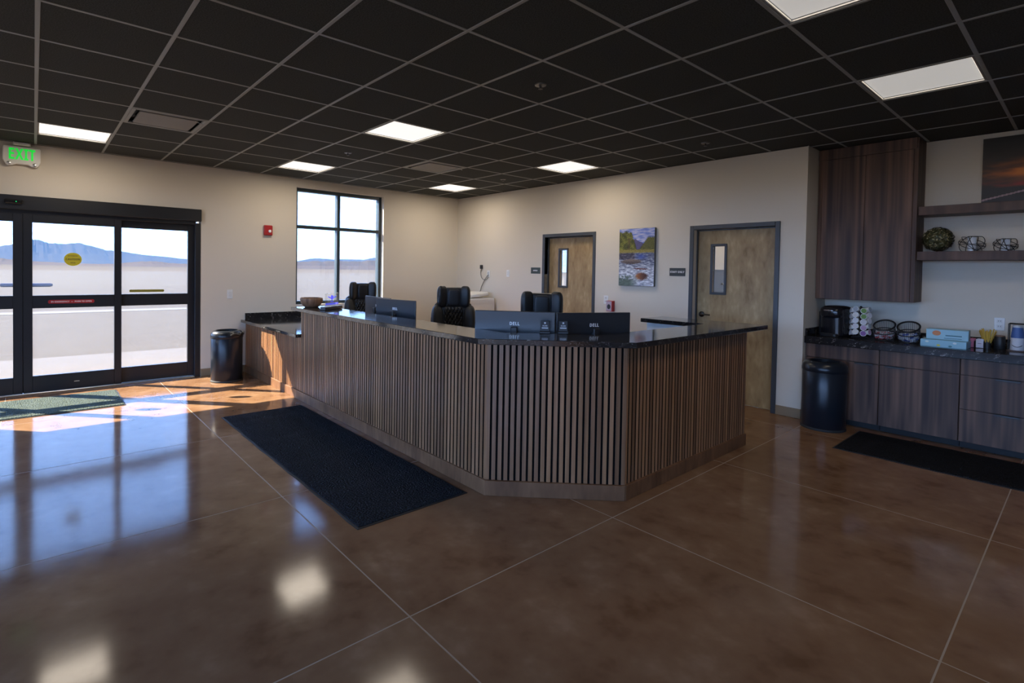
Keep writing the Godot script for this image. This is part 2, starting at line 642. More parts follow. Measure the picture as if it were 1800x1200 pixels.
func build_walls() -> void:
	# front wall (z = 0) with the entrance and the tall window; it goes on past the corner to the office behind
	var b := MB.new()
	var zc := -0.1
	b.box(Vector3(-8.325, 1.45, zc), Vector3(0.75, 2.9, 0.2))
	b.box(Vector3(-6.15, 2.57, zc), Vector3(3.60, 0.66, 0.2))
	b.box(Vector3(-3.705, 1.45, zc), Vector3(1.29, 2.9, 0.2))
	b.box(Vector3(-2.32, 0.465, zc), Vector3(1.48, 0.93, 0.2))
	b.box(Vector3(-2.32, 2.80, zc), Vector3(1.48, 0.20, 0.2))
	b.box(Vector3(0.11, 1.45, zc), Vector3(3.38, 2.9, 0.2))
	b.box(Vector3(2.65, 0.45, zc), Vector3(1.7, 0.9, 0.2))
	b.box(Vector3(2.65, 2.725, zc), Vector3(1.7, 0.35, 0.2))
	b.box(Vector3(3.95, 1.45, zc), Vector3(0.9, 2.9, 0.2))
	struct("wall_front", b, M.wall, "warm beige painted wall that holds the glass entrance and the tall window")
	# right wall (x = 0) with two office doors
	b = MB.new()
	b.box(Vector3(0.07, 1.45, 1.1165), Vector3(0.14, 2.9, 2.233))
	b.box(Vector3(0.07, 2.46, 2.697), Vector3(0.14, 0.88, 0.928))
	b.box(Vector3(0.07, 1.45, 3.9165), Vector3(0.14, 2.9, 1.511))
	b.box(Vector3(0.07, 2.46, 5.131), Vector3(0.14, 0.88, 0.918))
	b.box(Vector3(0.07, 1.45, 5.7375), Vector3(0.14, 2.9, 0.295))
	struct("wall_right", b, M.wall, "warm beige painted wall behind the desk with two wooden doors")
	b = MB.new()
	b.box(Vector3(1.9, 1.45, 5.80), Vector3(3.52, 2.9, 0.17))
	struct("wall_niche_side", b, M.wall, "short beige return wall at the left end of the coffee counter")
	b = MB.new()
	b.box(Vector3(0.71, 1.45, 9.2), Vector3(0.14, 2.9, 6.63))
	struct("wall_niche", b, M.wall, "beige wall behind the coffee counter and floating shelves")
	b = MB.new()
	b.box(Vector3(-3.96, 1.45, 12.6), Vector3(9.48, 2.9, 0.2))
	struct("wall_back", b, M.wall, "beige wall behind the camera")
	# left wall with storefront glazing
	b = MB.new()
	b.box(Vector3(-8.6, 0.05, 6.25), Vector3(0.2, 0.10, 12.5))
	b.box(Vector3(-8.6, 2.75, 6.25), Vector3(0.2, 0.30, 12.5))
	for z in [[0.0, 1.8], [4.9, 5.1], [8.2, 8.4], [11.5, 12.5]]:
		b.box(Vector3(-8.6, 1.35, (z[0] + z[1]) / 2), Vector3(0.2, 2.5, z[1] - z[0]))
	struct("wall_left", b, M.wall, "beige side wall with storefront windows left of the camera")
	# rooms behind the two doors
	b = MB.new()
	b.box(Vector3(4.45, 1.45, 2.75), Vector3(0.1, 2.9, 5.9))
	b.box(Vector3(2.27, 1.45, 3.75), Vector3(4.26, 2.9, 0.1))
	struct("wall_offices", b, M.wall, "beige partition walls of the rooms behind the two doors")
	struct("trim_office_floor", MB.new().box(Vector3(2.62, -0.05, 2.8), Vector3(3.76, 0.1, 5.9)), M.base_tan, "tan floor of the rooms behind the two doors")
	# baseboards
	b = MB.new()
	b.box(Vector3(-4.07, 0.05, 0.006), Vector3(0.56, 0.10, 0.012), 0.003)
	b.box(Vector3(-1.525, 0.05, 0.006), Vector3(3.03, 0.10, 0.012), 0.003)
	struct("baseboard_front", b, M.base_tan, "tan baseboard along the entrance wall")
	b = MB.new()
	b.box(Vector3(-0.006, 0.05, 1.09), Vector3(0.012, 0.10, 2.18), 0.003)
	b.box(Vector3(-0.006, 0.05, 3.915), Vector3(0.012, 0.10, 1.40), 0.003)
	b.box(Vector3(-0.006, 0.05, 5.763), Vector3(0.012, 0.10, 0.245), 0.003)
	struct("baseboard_right", b, M.base_tan, "tan baseboard along the wall with the two doors")
	# low wall that carries the return of the bar
	struct("wall_low", MB.new().box(Vector3(-1.385, 0.5025, 5.32), Vector3(0.09, 1.003, 0.74), 0.004), M.white_paint, "low white painted wall under the end of the bar top")

func build_ceiling() -> void:
	var root := struct_root("ceiling", "dark grey suspended tile ceiling in a grey metal grid")
	part("plenum", MB.new().box(Vector3(-3.1, 2.95, 6.25), Vector3(15.2, 0.10, 12.9)), M.plenum, root)
	var slot := {}
	for c in [[0, 5], [4, 5], [8, 5], [4, 1], [8, 1], [4, -5], [7, -5], [1, 3], [6, 3]]:
		slot[Vector2i(c[0], c[1])] = true
	var tile := MB.new().box(Vector3.ZERO, Vector3(T - 0.012, 0.016, T - 0.012), 0.002).mesh(M.tile)
	var rest := MB.new()
	var edge := MB.new()
	var count := 0
	for i in range(-5, 12):
		for r in range(-14, 8):
			var x0 := maxf(GX + T * i, -8.5)
			var x1 := minf(GX + T * (i + 1), 0.64)
			var z1 := minf(GZ - T * r, 12.5)
			var z0 := maxf(GZ - T * (r + 1), 0.0)
			if x1 - x0 < 0.03 or z1 - z0 < 0.02 or slot.has(Vector2i(i, r)):
				continue
			var c := Vector3((x0 + x1) / 2, H + 0.012, (z0 + z1) / 2)
			if x0 > -0.001 and z1 < 5.885:
				continue
			var whole := x1 - x0 > T - 0.01 and z1 - z0 > T - 0.01
			if seen(c) and count < 292:
				count += 1
				if whole:
					put("ceiling_tile", tile, root, c)
				else:
					part("ceiling_tile", MB.new().box(Vector3.ZERO, Vector3(x1 - x0 - 0.008, 0.016, z1 - z0 - 0.008), 0.002), M.tile, root, c)
			else:
				rest.box(c, Vector3(x1 - x0 - 0.012, 0.016, z1 - z0 - 0.012))
	part("tile_field", rest, M.tile, root).set_meta("kind", "stuff")
	for i in range(-4, 11):
		var x := GX + T * i
		var z0 := 5.885 if x > 0.0 else 0.0
		part("main_tee", MB.new().box(Vector3.ZERO, Vector3(0.024, 0.026, 12.5 - z0), 0.003), M.tee, root, Vector3(x, H + 0.013, (12.5 + z0) / 2))
	for r in range(-13, 8):
		var z := GZ - T * r
		var x1 := 0.64 if z > 5.885 else 0.0
		part("cross_tee", MB.new().box(Vector3.ZERO, Vector3(x1 + 8.5, 0.024, 0.024), 0.003), M.tee, root, Vector3((x1 - 8.5) / 2, H + 0.0135, z))
	edge.box(Vector3(-5.25, H + 0.012, 0.011), Vector3(10.5, 0.024, 0.022))
	edge.box(Vector3(-0.011, H + 0.012, 2.94), Vector3(0.022, 0.024, 5.88))
	edge.box(Vector3(0.629, H + 0.012, 9.2), Vector3(0.022, 0.024, 6.6))
	part("wall_angle", edge, M.plenum, root)
	struct("ceiling_offices", MB.new().box(Vector3(2.3, 2.86, 2.8), Vector3(4.4, 0.06, 5.9)), M.white_paint, "white ceiling of the rooms behind the two doors")

func frame_of(w: float, h: float, s: Array, d: float, bev := 0.003) -> MB:
	# a frame standing in (x, y) round its own centre: s = [left, right, bottom, top] member widths, d deep
	var b := MB.new()
	b.box(Vector3(-w / 2 + s[0] / 2, 0, 0), Vector3(s[0], h, d), bev)
	b.box(Vector3(w / 2 - s[1] / 2, 0, 0), Vector3(s[1], h, d), bev)
	b.box(Vector3((s[0] - s[1]) / 2, -h / 2 + s[2] / 2, 0), Vector3(w - s[0] - s[1], s[2], d), bev)
	b.box(Vector3((s[0] - s[1]) / 2, h / 2 - s[3] / 2, 0), Vector3(w - s[0] - s[1], s[3], d), bev)
	return b

func build_entrance() -> void:
	var root := struct_root("door_1", "wide automatic sliding glass entrance door in a black frame")
	var b := MB.new()
	b.box(Vector3(-4.386, 1.03, -0.06), Vector3(0.066, 2.06, 0.13), 0.004)
	b.box(Vector3(-7.908, 1.03, -0.06), Vector3(0.066, 2.06, 0.13), 0.004)
	part("door_frame", b, M.bronze, root)
	b = MB.new()
	b.box(Vector3(-6.15, 2.16, -0.05), Vector3(3.60, 0.160, 0.19), 0.006)
	b.box(Vector3(-6.15, 2.062, -0.062), Vector3(3.48, 0.05, 0.125), 0.003)
	part("header", b, M.bronze, root)
	part("threshold", MB.new().box(Vector3(-6.15, 0.006, -0.06), Vector3(3.46, 0.012, 0.16), 0.004), M.steel, root)
	b = MB.new()
	b.box(Vector3(-6.22, 2.165, 0.06), Vector3(0.16, 0.05, 0.035), 0.012)
	var sensor := part("motion_sensor", b, M.black_gloss, root)
	part("status_lamp", MB.new().box(Vector3(-6.20, 2.165, 0.08), Vector3(0.010, 0.008, 0.006), 0.002), glow(Color(0.1, 0.9, 0.5), 0.8), sensor)
	var defs := [["fixed_panel", -4.419, -5.300, -0.085, [0.073, 0.051]], ["sliding_panel", -5.230, -6.146, -0.025, [0.073, 0.081]], ["sliding_panel", -6.150, -7.066, -0.025, [0.081, 0.073]], ["fixed_panel", -6.996, -7.875, -0.085, [0.051, 0.073]]]
	for d in defs:
		var w: float = d[1] - d[2]
		var c := Vector3((d[1] + d[2]) / 2, 1.03, d[3])
		var f := frame_of(w, 2.03, [d[4][1], d[4][0], 0.187, 0.095], 0.046)
		f.box(Vector3((d[4][1] - d[4][0]) / 2, 1.048 - 1.03, 0), Vector3(w - d[4][0] - d[4][1], 0.146, 0.044), 0.003)
		var panel := part(d[0], f, M.bronze, root, c)
		var gw: float = w - d[4][0] - d[4][1] + 0.01
		var gx: float = (d[4][1] - d[4][0]) / 2
		part("glass_pane", MB.new().box(Vector3(gx, 1.53 - 1.03, 0), Vector3(gw, 0.84, 0.008)), M.glass, panel)
		part("glass_pane", MB.new().box(Vector3(gx, 0.59 - 1.03, 0), Vector3(gw, 0.79, 0.008)), M.glass, panel)
		if d[0] == "sliding_panel" and d[1] > -6.148:
			f = MB.new().box(Vector3(-w / 2 - 0.004, 0, 0.0), Vector3(0.03, 2.02, 0.030), 0.002)
			part("meeting_seal", f, M.rubber, panel)
		if d[0] == "sliding_panel":
			var left: bool = d[1] < -6.148
			# round yellow caution sticker on the pane
			var sx := (-6.60 if left else -5.703) - c.x
			var am := ArrayMesh.new()
			var s := MB.new()
			s.xf = upright(Vector3(sx, 1.542 - 1.03, 0.005))
			s.prism(ellipse(0.083, 0.077), 0.0, 0.0012)
			s.add_to(am, M.yellow)
			put("caution_sticker", am, panel)
			text("CAUTION", 0.022, M.black_print, panel, Vector3(sx, 1.542 - 1.03, 0.0066), Vector3.ZERO, 0.0008, true, "caution_lettering")
			text("AUTOMATIC", 0.012, M.black_print, panel, Vector3(sx, 1.582 - 1.03, 0.0066), Vector3.ZERO, 0.0008, true, "caution_lettering")
			text("DOOR", 0.012, M.black_print, panel, Vector3(sx, 1.500 - 1.03, 0.0066), Vector3.ZERO, 0.0008, true, "caution_lettering")
			# red push strip on the middle rail
			var rx := (-6.72 if left else -5.715) - c.x
			s = MB.new()
			s.xf = upright(Vector3(rx, 1.046 - 1.03, 0.0225))
			s.prism(round_rect(0.43, 0.042, 0.018), 0.0, 0.0012)
			part("push_strip", s, M.red, panel)
			text("IN EMERGENCY  —  PUSH TO OPEN", 0.0165, M.white_print, panel, Vector3(rx, 1.046 - 1.03, 0.0241), Vector3.ZERO, 0.0008, true, "push_lettering")
			part("floor_latch", MB.new().box(Vector3(0.02, 0.10 - 1.03, 0.024), Vector3(0.05, 0.008, 0.004), 0.001), M.steel, panel)
		else:
			var s := MB.new()
			var yx := (-7.34 if d[1] < -6.15 else -4.952) - c.x
			s.xf = upright(Vector3(yx, 1.160 - 1.03, 0.005))
			s.prism(round_rect(0.38, 0.032, 0.014), 0.0, 0.0012)
			part("warning_strip", s, mat(L(0.20, 0.17, 0.012), 0.6), panel)

func glazing(root: Node3D, x0: float, x1: float, y0: float, y1: float, xm: Array, ym: Array, at: Transform3D, m: Material) -> void:
	# window standing in (x, y): outer frame, mullions at xm, rails at ym, a pane in every opening
	var w := 0.048
	var d := 0.10
	var b := MB.new()
	b.xf = at
	for x in [x0 + w / 2, x1 - w / 2]:
		b.box(Vector3(x, (y0 + y1) / 2, 0), Vector3(w, y1 - y0, d), 0.003)
	for y in [y0 + w / 2, y1 - w / 2]:
		b.box(Vector3((x0 + x1) / 2, y, 0), Vector3(x1 - x0 - 2 * w, w, d), 0.003)
	part("window_frame", b, m, root)
	for x in xm:
		var c := MB.new()
		c.xf = at
		c.box(Vector3(x, (y0 + y1) / 2, 0), Vector3(w, y1 - y0 - 2 * w, d - 0.004), 0.003)
		part("mullion", c, m, root)
	for y in ym:
		var c := MB.new()
		c.xf = at
		c.box(Vector3((x0 + x1) / 2, y, 0), Vector3(x1 - x0 - 2 * w, w, d - 0.008), 0.003)
		part("rail", c, m, root)
	var ex := [x0] + xm + [x1]
	var ey := [y0] + ym + [y1]
	for i in ex.size() - 1:
		for j in ey.size() - 1:
			var c := MB.new()
			c.xf = at
			c.box(Vector3((ex[i] + ex[i + 1]) / 2, (ey[j] + ey[j + 1]) / 2, 0), Vector3(ex[i + 1] - ex[i] - 0.03, ey[j + 1] - ey[j] - 0.03, 0.008))
			part("glass_pane", c, M.glass, root)

func build_windows() -> void:
	var m := mat(L(0.022, 0.036, 0.044), 0.4)
	var w := struct_root("window_1", "tall four-pane window in a dark frame behind the desk")
	glazing(w, -3.06, -1.58, 0.93, 2.70, [-2.345], [2.115], Transform3D(Basis(), Vector3(0, 0, -0.13)), m)
	w = struct_root("window_2", "window of the office behind the left wooden door")
	glazing(w, 1.8, 3.5, 0.90, 2.55, [2.65], [], Transform3D(Basis(), Vector3(0, 0, -0.10)), m)
	var side := Basis(Vector3(0, 0, -1), Vector3.UP, Vector3.RIGHT)
	for k in 3:
		var z0: float = [1.8, 5.1, 8.4][k]
		w = struct_root("window_%d" % (k + 3), "storefront window in the side wall left of the camera")
		glazing(w, -z0 - 3.1, -z0, 0.10, 2.60, [-z0 - 1.55], [], Transform3D(side, Vector3(-8.6, 0, 0)), M.bronze)

func build_office_doors() -> void:
	var defs := [["door_2", 2.183, 3.210, "wooden door with narrow glass in a dark steel frame left of the river picture", true], ["door_3", 4.621, 5.640, "wooden staff door with narrow glass in a dark steel frame right of the river picture", false]]
	for d in defs:
		var z0: float = d[1]
		var z1: float = d[2]
		var root := struct_root(d[0], d[3])
		var b := MB.new()
		var fw := 0.05
		for z in [z0 + fw / 2, z1 - fw / 2]:
			b.box(Vector3(0.068, 1.035, z), Vector3(0.16, 2.07, fw), 0.004)
		b.box(Vector3(0.068, 2.045, (z0 + z1) / 2), Vector3(0.16, 0.05, z1 - z0 - 2 * fw), 0.004)
		# stops
		b.box(Vector3(0.080, 1.02, z0 + fw + 0.006), Vector3(0.03, 2.0, 0.012))
		b.box(Vector3(0.080, 2.014, (z0 + z1) / 2), Vector3(0.03, 0.012, z1 - z0 - 2 * fw))
		part("door_frame", b, M.door_frame, root)
		# leaf with a cut for the glass: lite from la to lb, 1.27 to 1.82
		var la := 2.45 if d[4] else 4.855
		var lb := 2.605 if d[4] else 5.010
		var y0 := 0.008
		var y1 := 2.012
		var a0 := z0 + fw + 0.003
		var a1 := z1 - fw - 0.003
		var xc := 0.122
		b = MB.new()
		b.box(Vector3(xc, (y0 + y1) / 2, (a0 + la) / 2), Vector3(0.045, y1 - y0, la - a0), 0.001)
		b.box(Vector3(xc, (y0 + y1) / 2, (a1 + lb) / 2), Vector3(0.045, y1 - y0, a1 - lb), 0.001)
		b.box(Vector3(xc, (y0 + 1.275) / 2, (la + lb) / 2), Vector3(0.045, 1.275 - y0, lb - la))
		b.box(Vector3(xc, (y1 + 1.825) / 2, (la + lb) / 2), Vector3(0.045, y1 - 1.825, lb - la))
		var leaf := part("door_leaf", b, M.door_wood, root)
		b = MB.new()
		for x in [0.095, 0.150]:
			for z in [la - 0.006, lb + 0.006]:
				b.box(Vector3(x, 1.55, z), Vector3(0.016, 0.60, 0.028), 0.003)
			for y in [1.263, 1.837]:
				b.box(Vector3(x, y, (la + lb) / 2), Vector3(0.016, 0.028, lb - la + 0.016), 0.003)
		part("lite_frame", b, M.door_frame, leaf)
		part("glass_pane", MB.new().box(Vector3(0.122, 1.55, (la + lb) / 2), Vector3(0.006, 0.56, lb - la - 0.002)), M.glass, leaf)
		# lever handle
		b = MB.new()
		var hz := a0 + 0.068
		b.xf = Transform3D(Basis(Vector3.UP, Vector3.LEFT, Vector3.BACK), Vector3(0.100, 1.005, hz))
		b.lathe([[0.0, -0.002], [0.034, 0.0], [0.034, 0.010], [0.030, 0.013], [0.012, 0.015], [0.012, 0.05], [0.0, 0.051]], 24)
		b.xf = Transform3D()
		b.tube([Vector3(0.055, 1.005, hz - 0.005), Vector3(0.052, 1.006, hz + 0.05), Vector3(0.056, 1.004, hz + 0.12)], 0.009, 8)
		part("door_handle", b, M.black_gloss, leaf)
	# dark cabinet seen through the glass of the staff door, and that room's ceiling panel
	var c := thing("storage_locker", "dark grey metal locker seen through the glass of the staff door", "locker", Vector3(1.75, 0, 4.02))
	part("body", MB.new().box(Vector3(0, 0.78, 0), Vector3(0.9, 1.56, 0.40), 0.006), mat(L(0.035, 0.035, 0.035), 0.5), c)
	part("locker_door", MB.new().box(Vector3(-0.2, 0.79, 0.205), Vector3(0.40, 1.48, 0.014), 0.004), mat(L(0.045, 0.045, 0.045), 0.5), c)
	part("handle", MB.new().box(Vector3(-0.05, 1.35, 0.225), Vector3(0.05, 0.03, 0.03), 0.006), M.steel, c)

func ridge(called: String, label: String, pts: Array, z: float, depth: float, m: Material, seed_: int, rough: float) -> void:
	# a range of hills: a strip of ground that climbs to the crest line and falls off behind, broken by noise
	var f := fnoise(seed_, 1.0, 4)
	var crest := []
	for k in pts.size() - 1:
		for s in 6:
			var t := s / 6.0
			var p := Vector2(pts[k][0], pts[k][1]).lerp(Vector2(pts[k + 1][0], pts[k + 1][1]), t)
			crest.append(p + Vector2(0, p.y * rough * f.get_noise_1d(p.x * 0.02 / maxf(0.02, depth / 4000.0))))
	var prof := [[1.0, 0.0], [0.72, 0.22], [0.45, 0.42], [0.2, 0.75], [0.0, 1.0], [-0.4, 0.6], [-1.0, 0.0]]
	var grid := []
	for c in crest:
		var col := []
		for q in prof:
			var wob := f.get_noise_2d(c.x * 0.03 / (depth / 400.0), q[0] * 40.0)
			var inner: float = q[1] * (1.0 - q[1])
			col.append(Vector3(c.x, c.y * (q[1] + inner * wob * 0.3) - (0.5 if q[1] == 0.0 else 0.0), z + q[0] * depth))
		grid.append(col)
	var b := MB.new()
	for i in grid.size() - 1:
		for j in prof.size() - 1:
			var p0: Vector3 = grid[i][j]
			var p1: Vector3 = grid[i + 1][j]
			var p2: Vector3 = grid[i + 1][j + 1]
			var p3: Vector3 = grid[i][j + 1]
			var nn := (p1 - p0).cross(p3 - p0).normalized()
			if nn.y < 0.0:
				nn = -nn
			b.quad(p0, p1, p2, p3, nn)
	var o := part(called, b, m, self)
	o.set_meta("kind", "structure")
	o.set_meta("label", label)

func build_outside() -> void:
	var root := struct_root("ground_outside", "pale airfield pavement and dry field outside the entrance")
	part("walkway", MB.new().box(Vector3(-3, -0.11, -1.61), Vector3(40, 0.2, 2.8), 0.01), M.concrete, root)
	part("apron", MB.new().box(Vector3(0, -0.13, -20.1), Vector3(160, 0.22, 34.2)), M.asphalt, root)
	part("paint_line", MB.new().box(Vector3(-2, -0.016, -13.1), Vector3(90, 0.01, 0.9)), M.paint_line, root)
	part("side_pavement", MB.new().box(Vector3(-33.4, -0.13, 14), Vector3(49.4, 0.22, 34)), M.concrete, root)
	part("taxiway", MB.new().box(Vector3(0, -0.14, -95), Vector3(700, 0.22, 115.6)), M.taxiway, root)
	part("field", MB.new().box(Vector3(0, -0.3, -3200), Vector3(9000, 0.3, 6200)), M.field, root)
	ridge("mountain_range", "mountain range hazy with distance on the horizon beyond the airfield", [[-2600, 60], [-1500, 130], [-900, 90], [-420, 120], [-220, 144], [-112, 168], [-21, 207], [17, 208], [93, 183], [190, 182], [311, 193], [393, 171], [499, 138], [630, 127], [789, 104], [1028, 85], [1205, 66], [1500, 50], [2100, 55], [2300, 78], [2449, 112], [2553, 120], [2767, 109], [2915, 118], [3146, 119], [3265, 144], [3400, 155], [4200, 120]], -6000, 900, M.mountain, 401, 0.05)
	ridge("foothills", "lower hazy foothills in front of the mountain range", [[-1500, 40], [-500, 48], [-150, 66], [0, 74], [120, 62], [260, 70], [420, 54], [560, 58], [800, 34], [1000, 40], [1300, 22], [2000, 16]], -4300, 500, M.foothill, 403, 0.2)
	ridge("low_hills", "low brown hills at the far edge of the dry field", [[-300, 8], [-120, 6], [-38, 7.4], [-27, 6.2], [-5, 4.4], [30, 3.0], [60, 2.2], [80, 3.0], [107, 6.6], [128, 7.6], [150, 5.6], [177, 4.4], [240, 7], [340, 12.4], [380, 13.6], [424, 15.0], [507, 18.0], [700, 16], [1000, 10]], -900, 40, M.hill, 405, 0.15)
	var haze := FogVolume.new()
	haze.name = "desert_haze"
	haze.shape = RenderingServer.FOG_VOLUME_SHAPE_BOX
	haze.size = Vector3(9000, 900, 2900)
	var fm := FogMaterial.new()
	fm.density = 0.00034
	fm.albedo = L(0.055, 0.150, 0.25)
	haze.material = fm
	haze.position = Vector3(500, 440, -2500)
	add_child(haze)
	haze.set_meta("kind", "stuff")
	tag(haze, "blue desert haze between the dry field and the mountains", "haze")
	# made-up low solid standing in for an unidentified dark shape on the apron
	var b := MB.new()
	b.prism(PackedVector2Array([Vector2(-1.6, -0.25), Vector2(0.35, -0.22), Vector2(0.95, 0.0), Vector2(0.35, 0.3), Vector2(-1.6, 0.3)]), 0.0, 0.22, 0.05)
	tag(part("apron_placeholder", b, mat(L(0.010, 0.013, 0.028), 0.7), self, Vector3(-6.05, -0.02, -37.0)), "long dark blue low barricade for an unidentified dark shape far out on the pale apron", "placeholder")


# ------------------------------------------------------------------ reception desk
func build_desk() -> void:
	var root := thing("reception_desk", "large reception desk clad in vertical walnut slats with a chamfered corner", "reception desk", Vector3(-3.2, 0, 4.5))
	var o := -root.position
	var b := MB.new()
	# dark backing behind the slats, and the carcass panels
	var face := [Vector2(-3.79, 2.05), Vector2(-3.79, 5.25), Vector2(-3.13, 5.89), Vector2(-1.33, 5.89)]
	var inn := [Vector2(-3.60, 2.05), Vector2(-3.60, 5.17), Vector2(-3.05, 5.70), Vector2(-1.33, 5.70)]
	var ins := [Vector2(-3.775, 2.05), Vector2(-3.775, 5.244), Vector2(-3.124, 5.875), Vector2(-1.33, 5.875)]
	var po := PackedVector2Array(ins)
	for k in [3, 2, 1, 0]:
		po.append(inn[k])
	b.prism(po, 0.0, 1.004)
	b.box(Vector3(-3.68, 0.352, 1.035), Vector3(0.19, 0.704, 2.03))
	part("backing_panel", b, mat(L(0.006, 0.006, 0.006), 0.95, 0.0, 0.1), root, o)
	# plinth boards
	b = MB.new()
	b.box(Vector3(-3.782, 0.05, 2.64), Vector3(0.022, 0.10, 5.22), 0.002)
	part("plinth", b, M.plinth, root, o)
	b = MB.new()
	var d := Vector3(0.66, 0, 0.64).normalized()
	var off := Vector3(-d.z, 0, d.x)
	b.bar(Vector3(-3.787, 0.05, 5.243) - off * -0.004, Vector3(-3.128, 0.05, 5.883) - off * -0.004, 0.020, 0.10, 0.002)
	part("plinth", b, M.plinth, root, o)
	b = MB.new()
	b.box(Vector3(-2.228, 0.05, 5.882), Vector3(1.80, 0.10, 0.022), 0.002)
	part("plinth", b, M.plinth, root, o)
	# slats: one mesh for each height, five tones
	var tall := []
	var low := []
	for k in 5:
		tall.append(MB.new().box(Vector3.ZERO, Vector3(0.0260, 0.902, 0.0036), 0.0008).mesh(M.slats[k]))
		low.append(MB.new().box(Vector3.ZERO, Vector3(0.0260, 0.602, 0.0036), 0.0008).mesh(M.slats[k]))
	var pitch := 0.0402
	var runs := [[Vector3(-3.7770, 0, 0.02), Vector3(-3.7770, 0, 2.04), true], [Vector3(-3.7770, 0, 2.055), Vector3(-3.7770, 0, 5.245), false], [Vector3(-3.788, 0, 5.248) + off * -0.0100, Vector3(-3.130, 0, 5.888) + off * -0.0100, false], [Vector3(-3.128, 0, 5.8770), Vector3(-1.332, 0, 5.8770), false]]
	for q in runs:
		var a: Vector3 = q[0]
		var e: Vector3 = q[1]
		var n := int(floor((a.distance_to(e) - 0.0275) / pitch)) + 1
		var dir := (e - a).normalized()
		var step: float = (a.distance_to(e) - 0.0275) / (n - 1)
		for k in n:
			var p := a + dir * (0.01375 + step * k)
			var t := [0, 1, 2, 3, 1, 3, 2, 0, 4, 1][rng.randi() % 10] as int
			var s := put("slat", (low if q[2] else tall)[t], root, o + p + Vector3(0, 0.401 if q[2] else 0.551, 0))
			s.rotation.y = atan2(-dir.z, dir.x)
	# granite tops
	var bar := thing("bar_top", "raised black granite bar top with white veins around the reception desk", "countertop", Vector3(-3.2, 1.004, 4.5))
	b = MB.new()
	po = PackedVector2Array()
	for p in [[-3.85, 1.93], [-3.85, 5.23], [-3.13, 5.95], [-1.075, 5.95], [-1.075, 4.91], [-1.475, 4.91], [-1.475, 5.56], [-2.97, 5.56], [-3.47, 5.07], [-3.47, 1.93]]:
		po.append(Vector2(p[0] + 3.2, p[1] - 4.5))
	b.prism(po, 0.0, 0.038, 0.003)
	part("slab", b, M.granite, bar)
	var lowt := thing("low_counter", "low black granite counter between the bin and the raised desk", "countertop", Vector3(-3.4, 0.704, 1.0))
	part("slab", MB.new().box(Vector3(-0.02, 0.019, 0.025), Vector3(0.84, 0.038, 2.04), 0.003), M.granite, lowt)
	tag(part("backsplash", MB.new().box(Vector3(0, 0.0455, 0), Vector3(0.80, 0.091, 0.022), 0.002), M.granite, self, Vector3(-3.385, 0.742, 0.015)), "black granite backsplash strip under the tall window at the low counter", "backsplash")
	# inside work surface (behind the bar)
	var ws := thing("work_surface", "dark work surface behind the raised bar that carries the monitors", "desk", Vector3(-3.1, 0, 4.0))
	b = MB.new()
	po = PackedVector2Array()
	for p in [[-3.59, 2.06], [-3.59, 5.15], [-3.04, 5.69], [-1.45, 5.69], [-1.45, 4.95], [-2.55, 4.95], [-2.80, 4.70], [-2.80, 2.06]]:
		po.append(Vector2(p[0] + 3.1, p[1] - 4.0))
	b.prism(po, 0.707, 0.742, 0.003)
	part("top", b, M.granite, ws)
	b = MB.new()
	b.box(Vector3(-0.1, 0.353, -1.9), Vector3(0.70, 0.706, 0.03))
	b.box(Vector3(-0.1, 0.353, 0.2), Vector3(0.70, 0.706, 0.03))
	b.box(Vector3(1.2, 0.353, 1.3), Vector3(0.03, 0.706, 0.60))
	part("support_panel", b, M.walnut, ws)


# ------------------------------------------------------------------ kitchen niche
func cabinet_front(root: Node3D, called: String, y0: float, y1: float, w: float, x: float, pull_at: float) -> void:
	var f := part(called, MB.new().box(Vector3(x, (y0 + y1) / 2, 0), Vector3(0.019, y1 - y0 - 0.004, w - 0.005), 0.0012), M.walnut, root)
	if absf(pull_at) < 5.0:
		var b := MB.new()
		b.box(Vector3(x - 0.013, y1 - 0.001, pull_at), Vector3(0.030, 0.004, 0.15), 0.001)
		b.box(Vector3(x - 0.027, y1 - 0.008, pull_at), Vector3(0.003, 0.014, 0.15), 0.001)
		part("edge_pull", b, M.black, f)

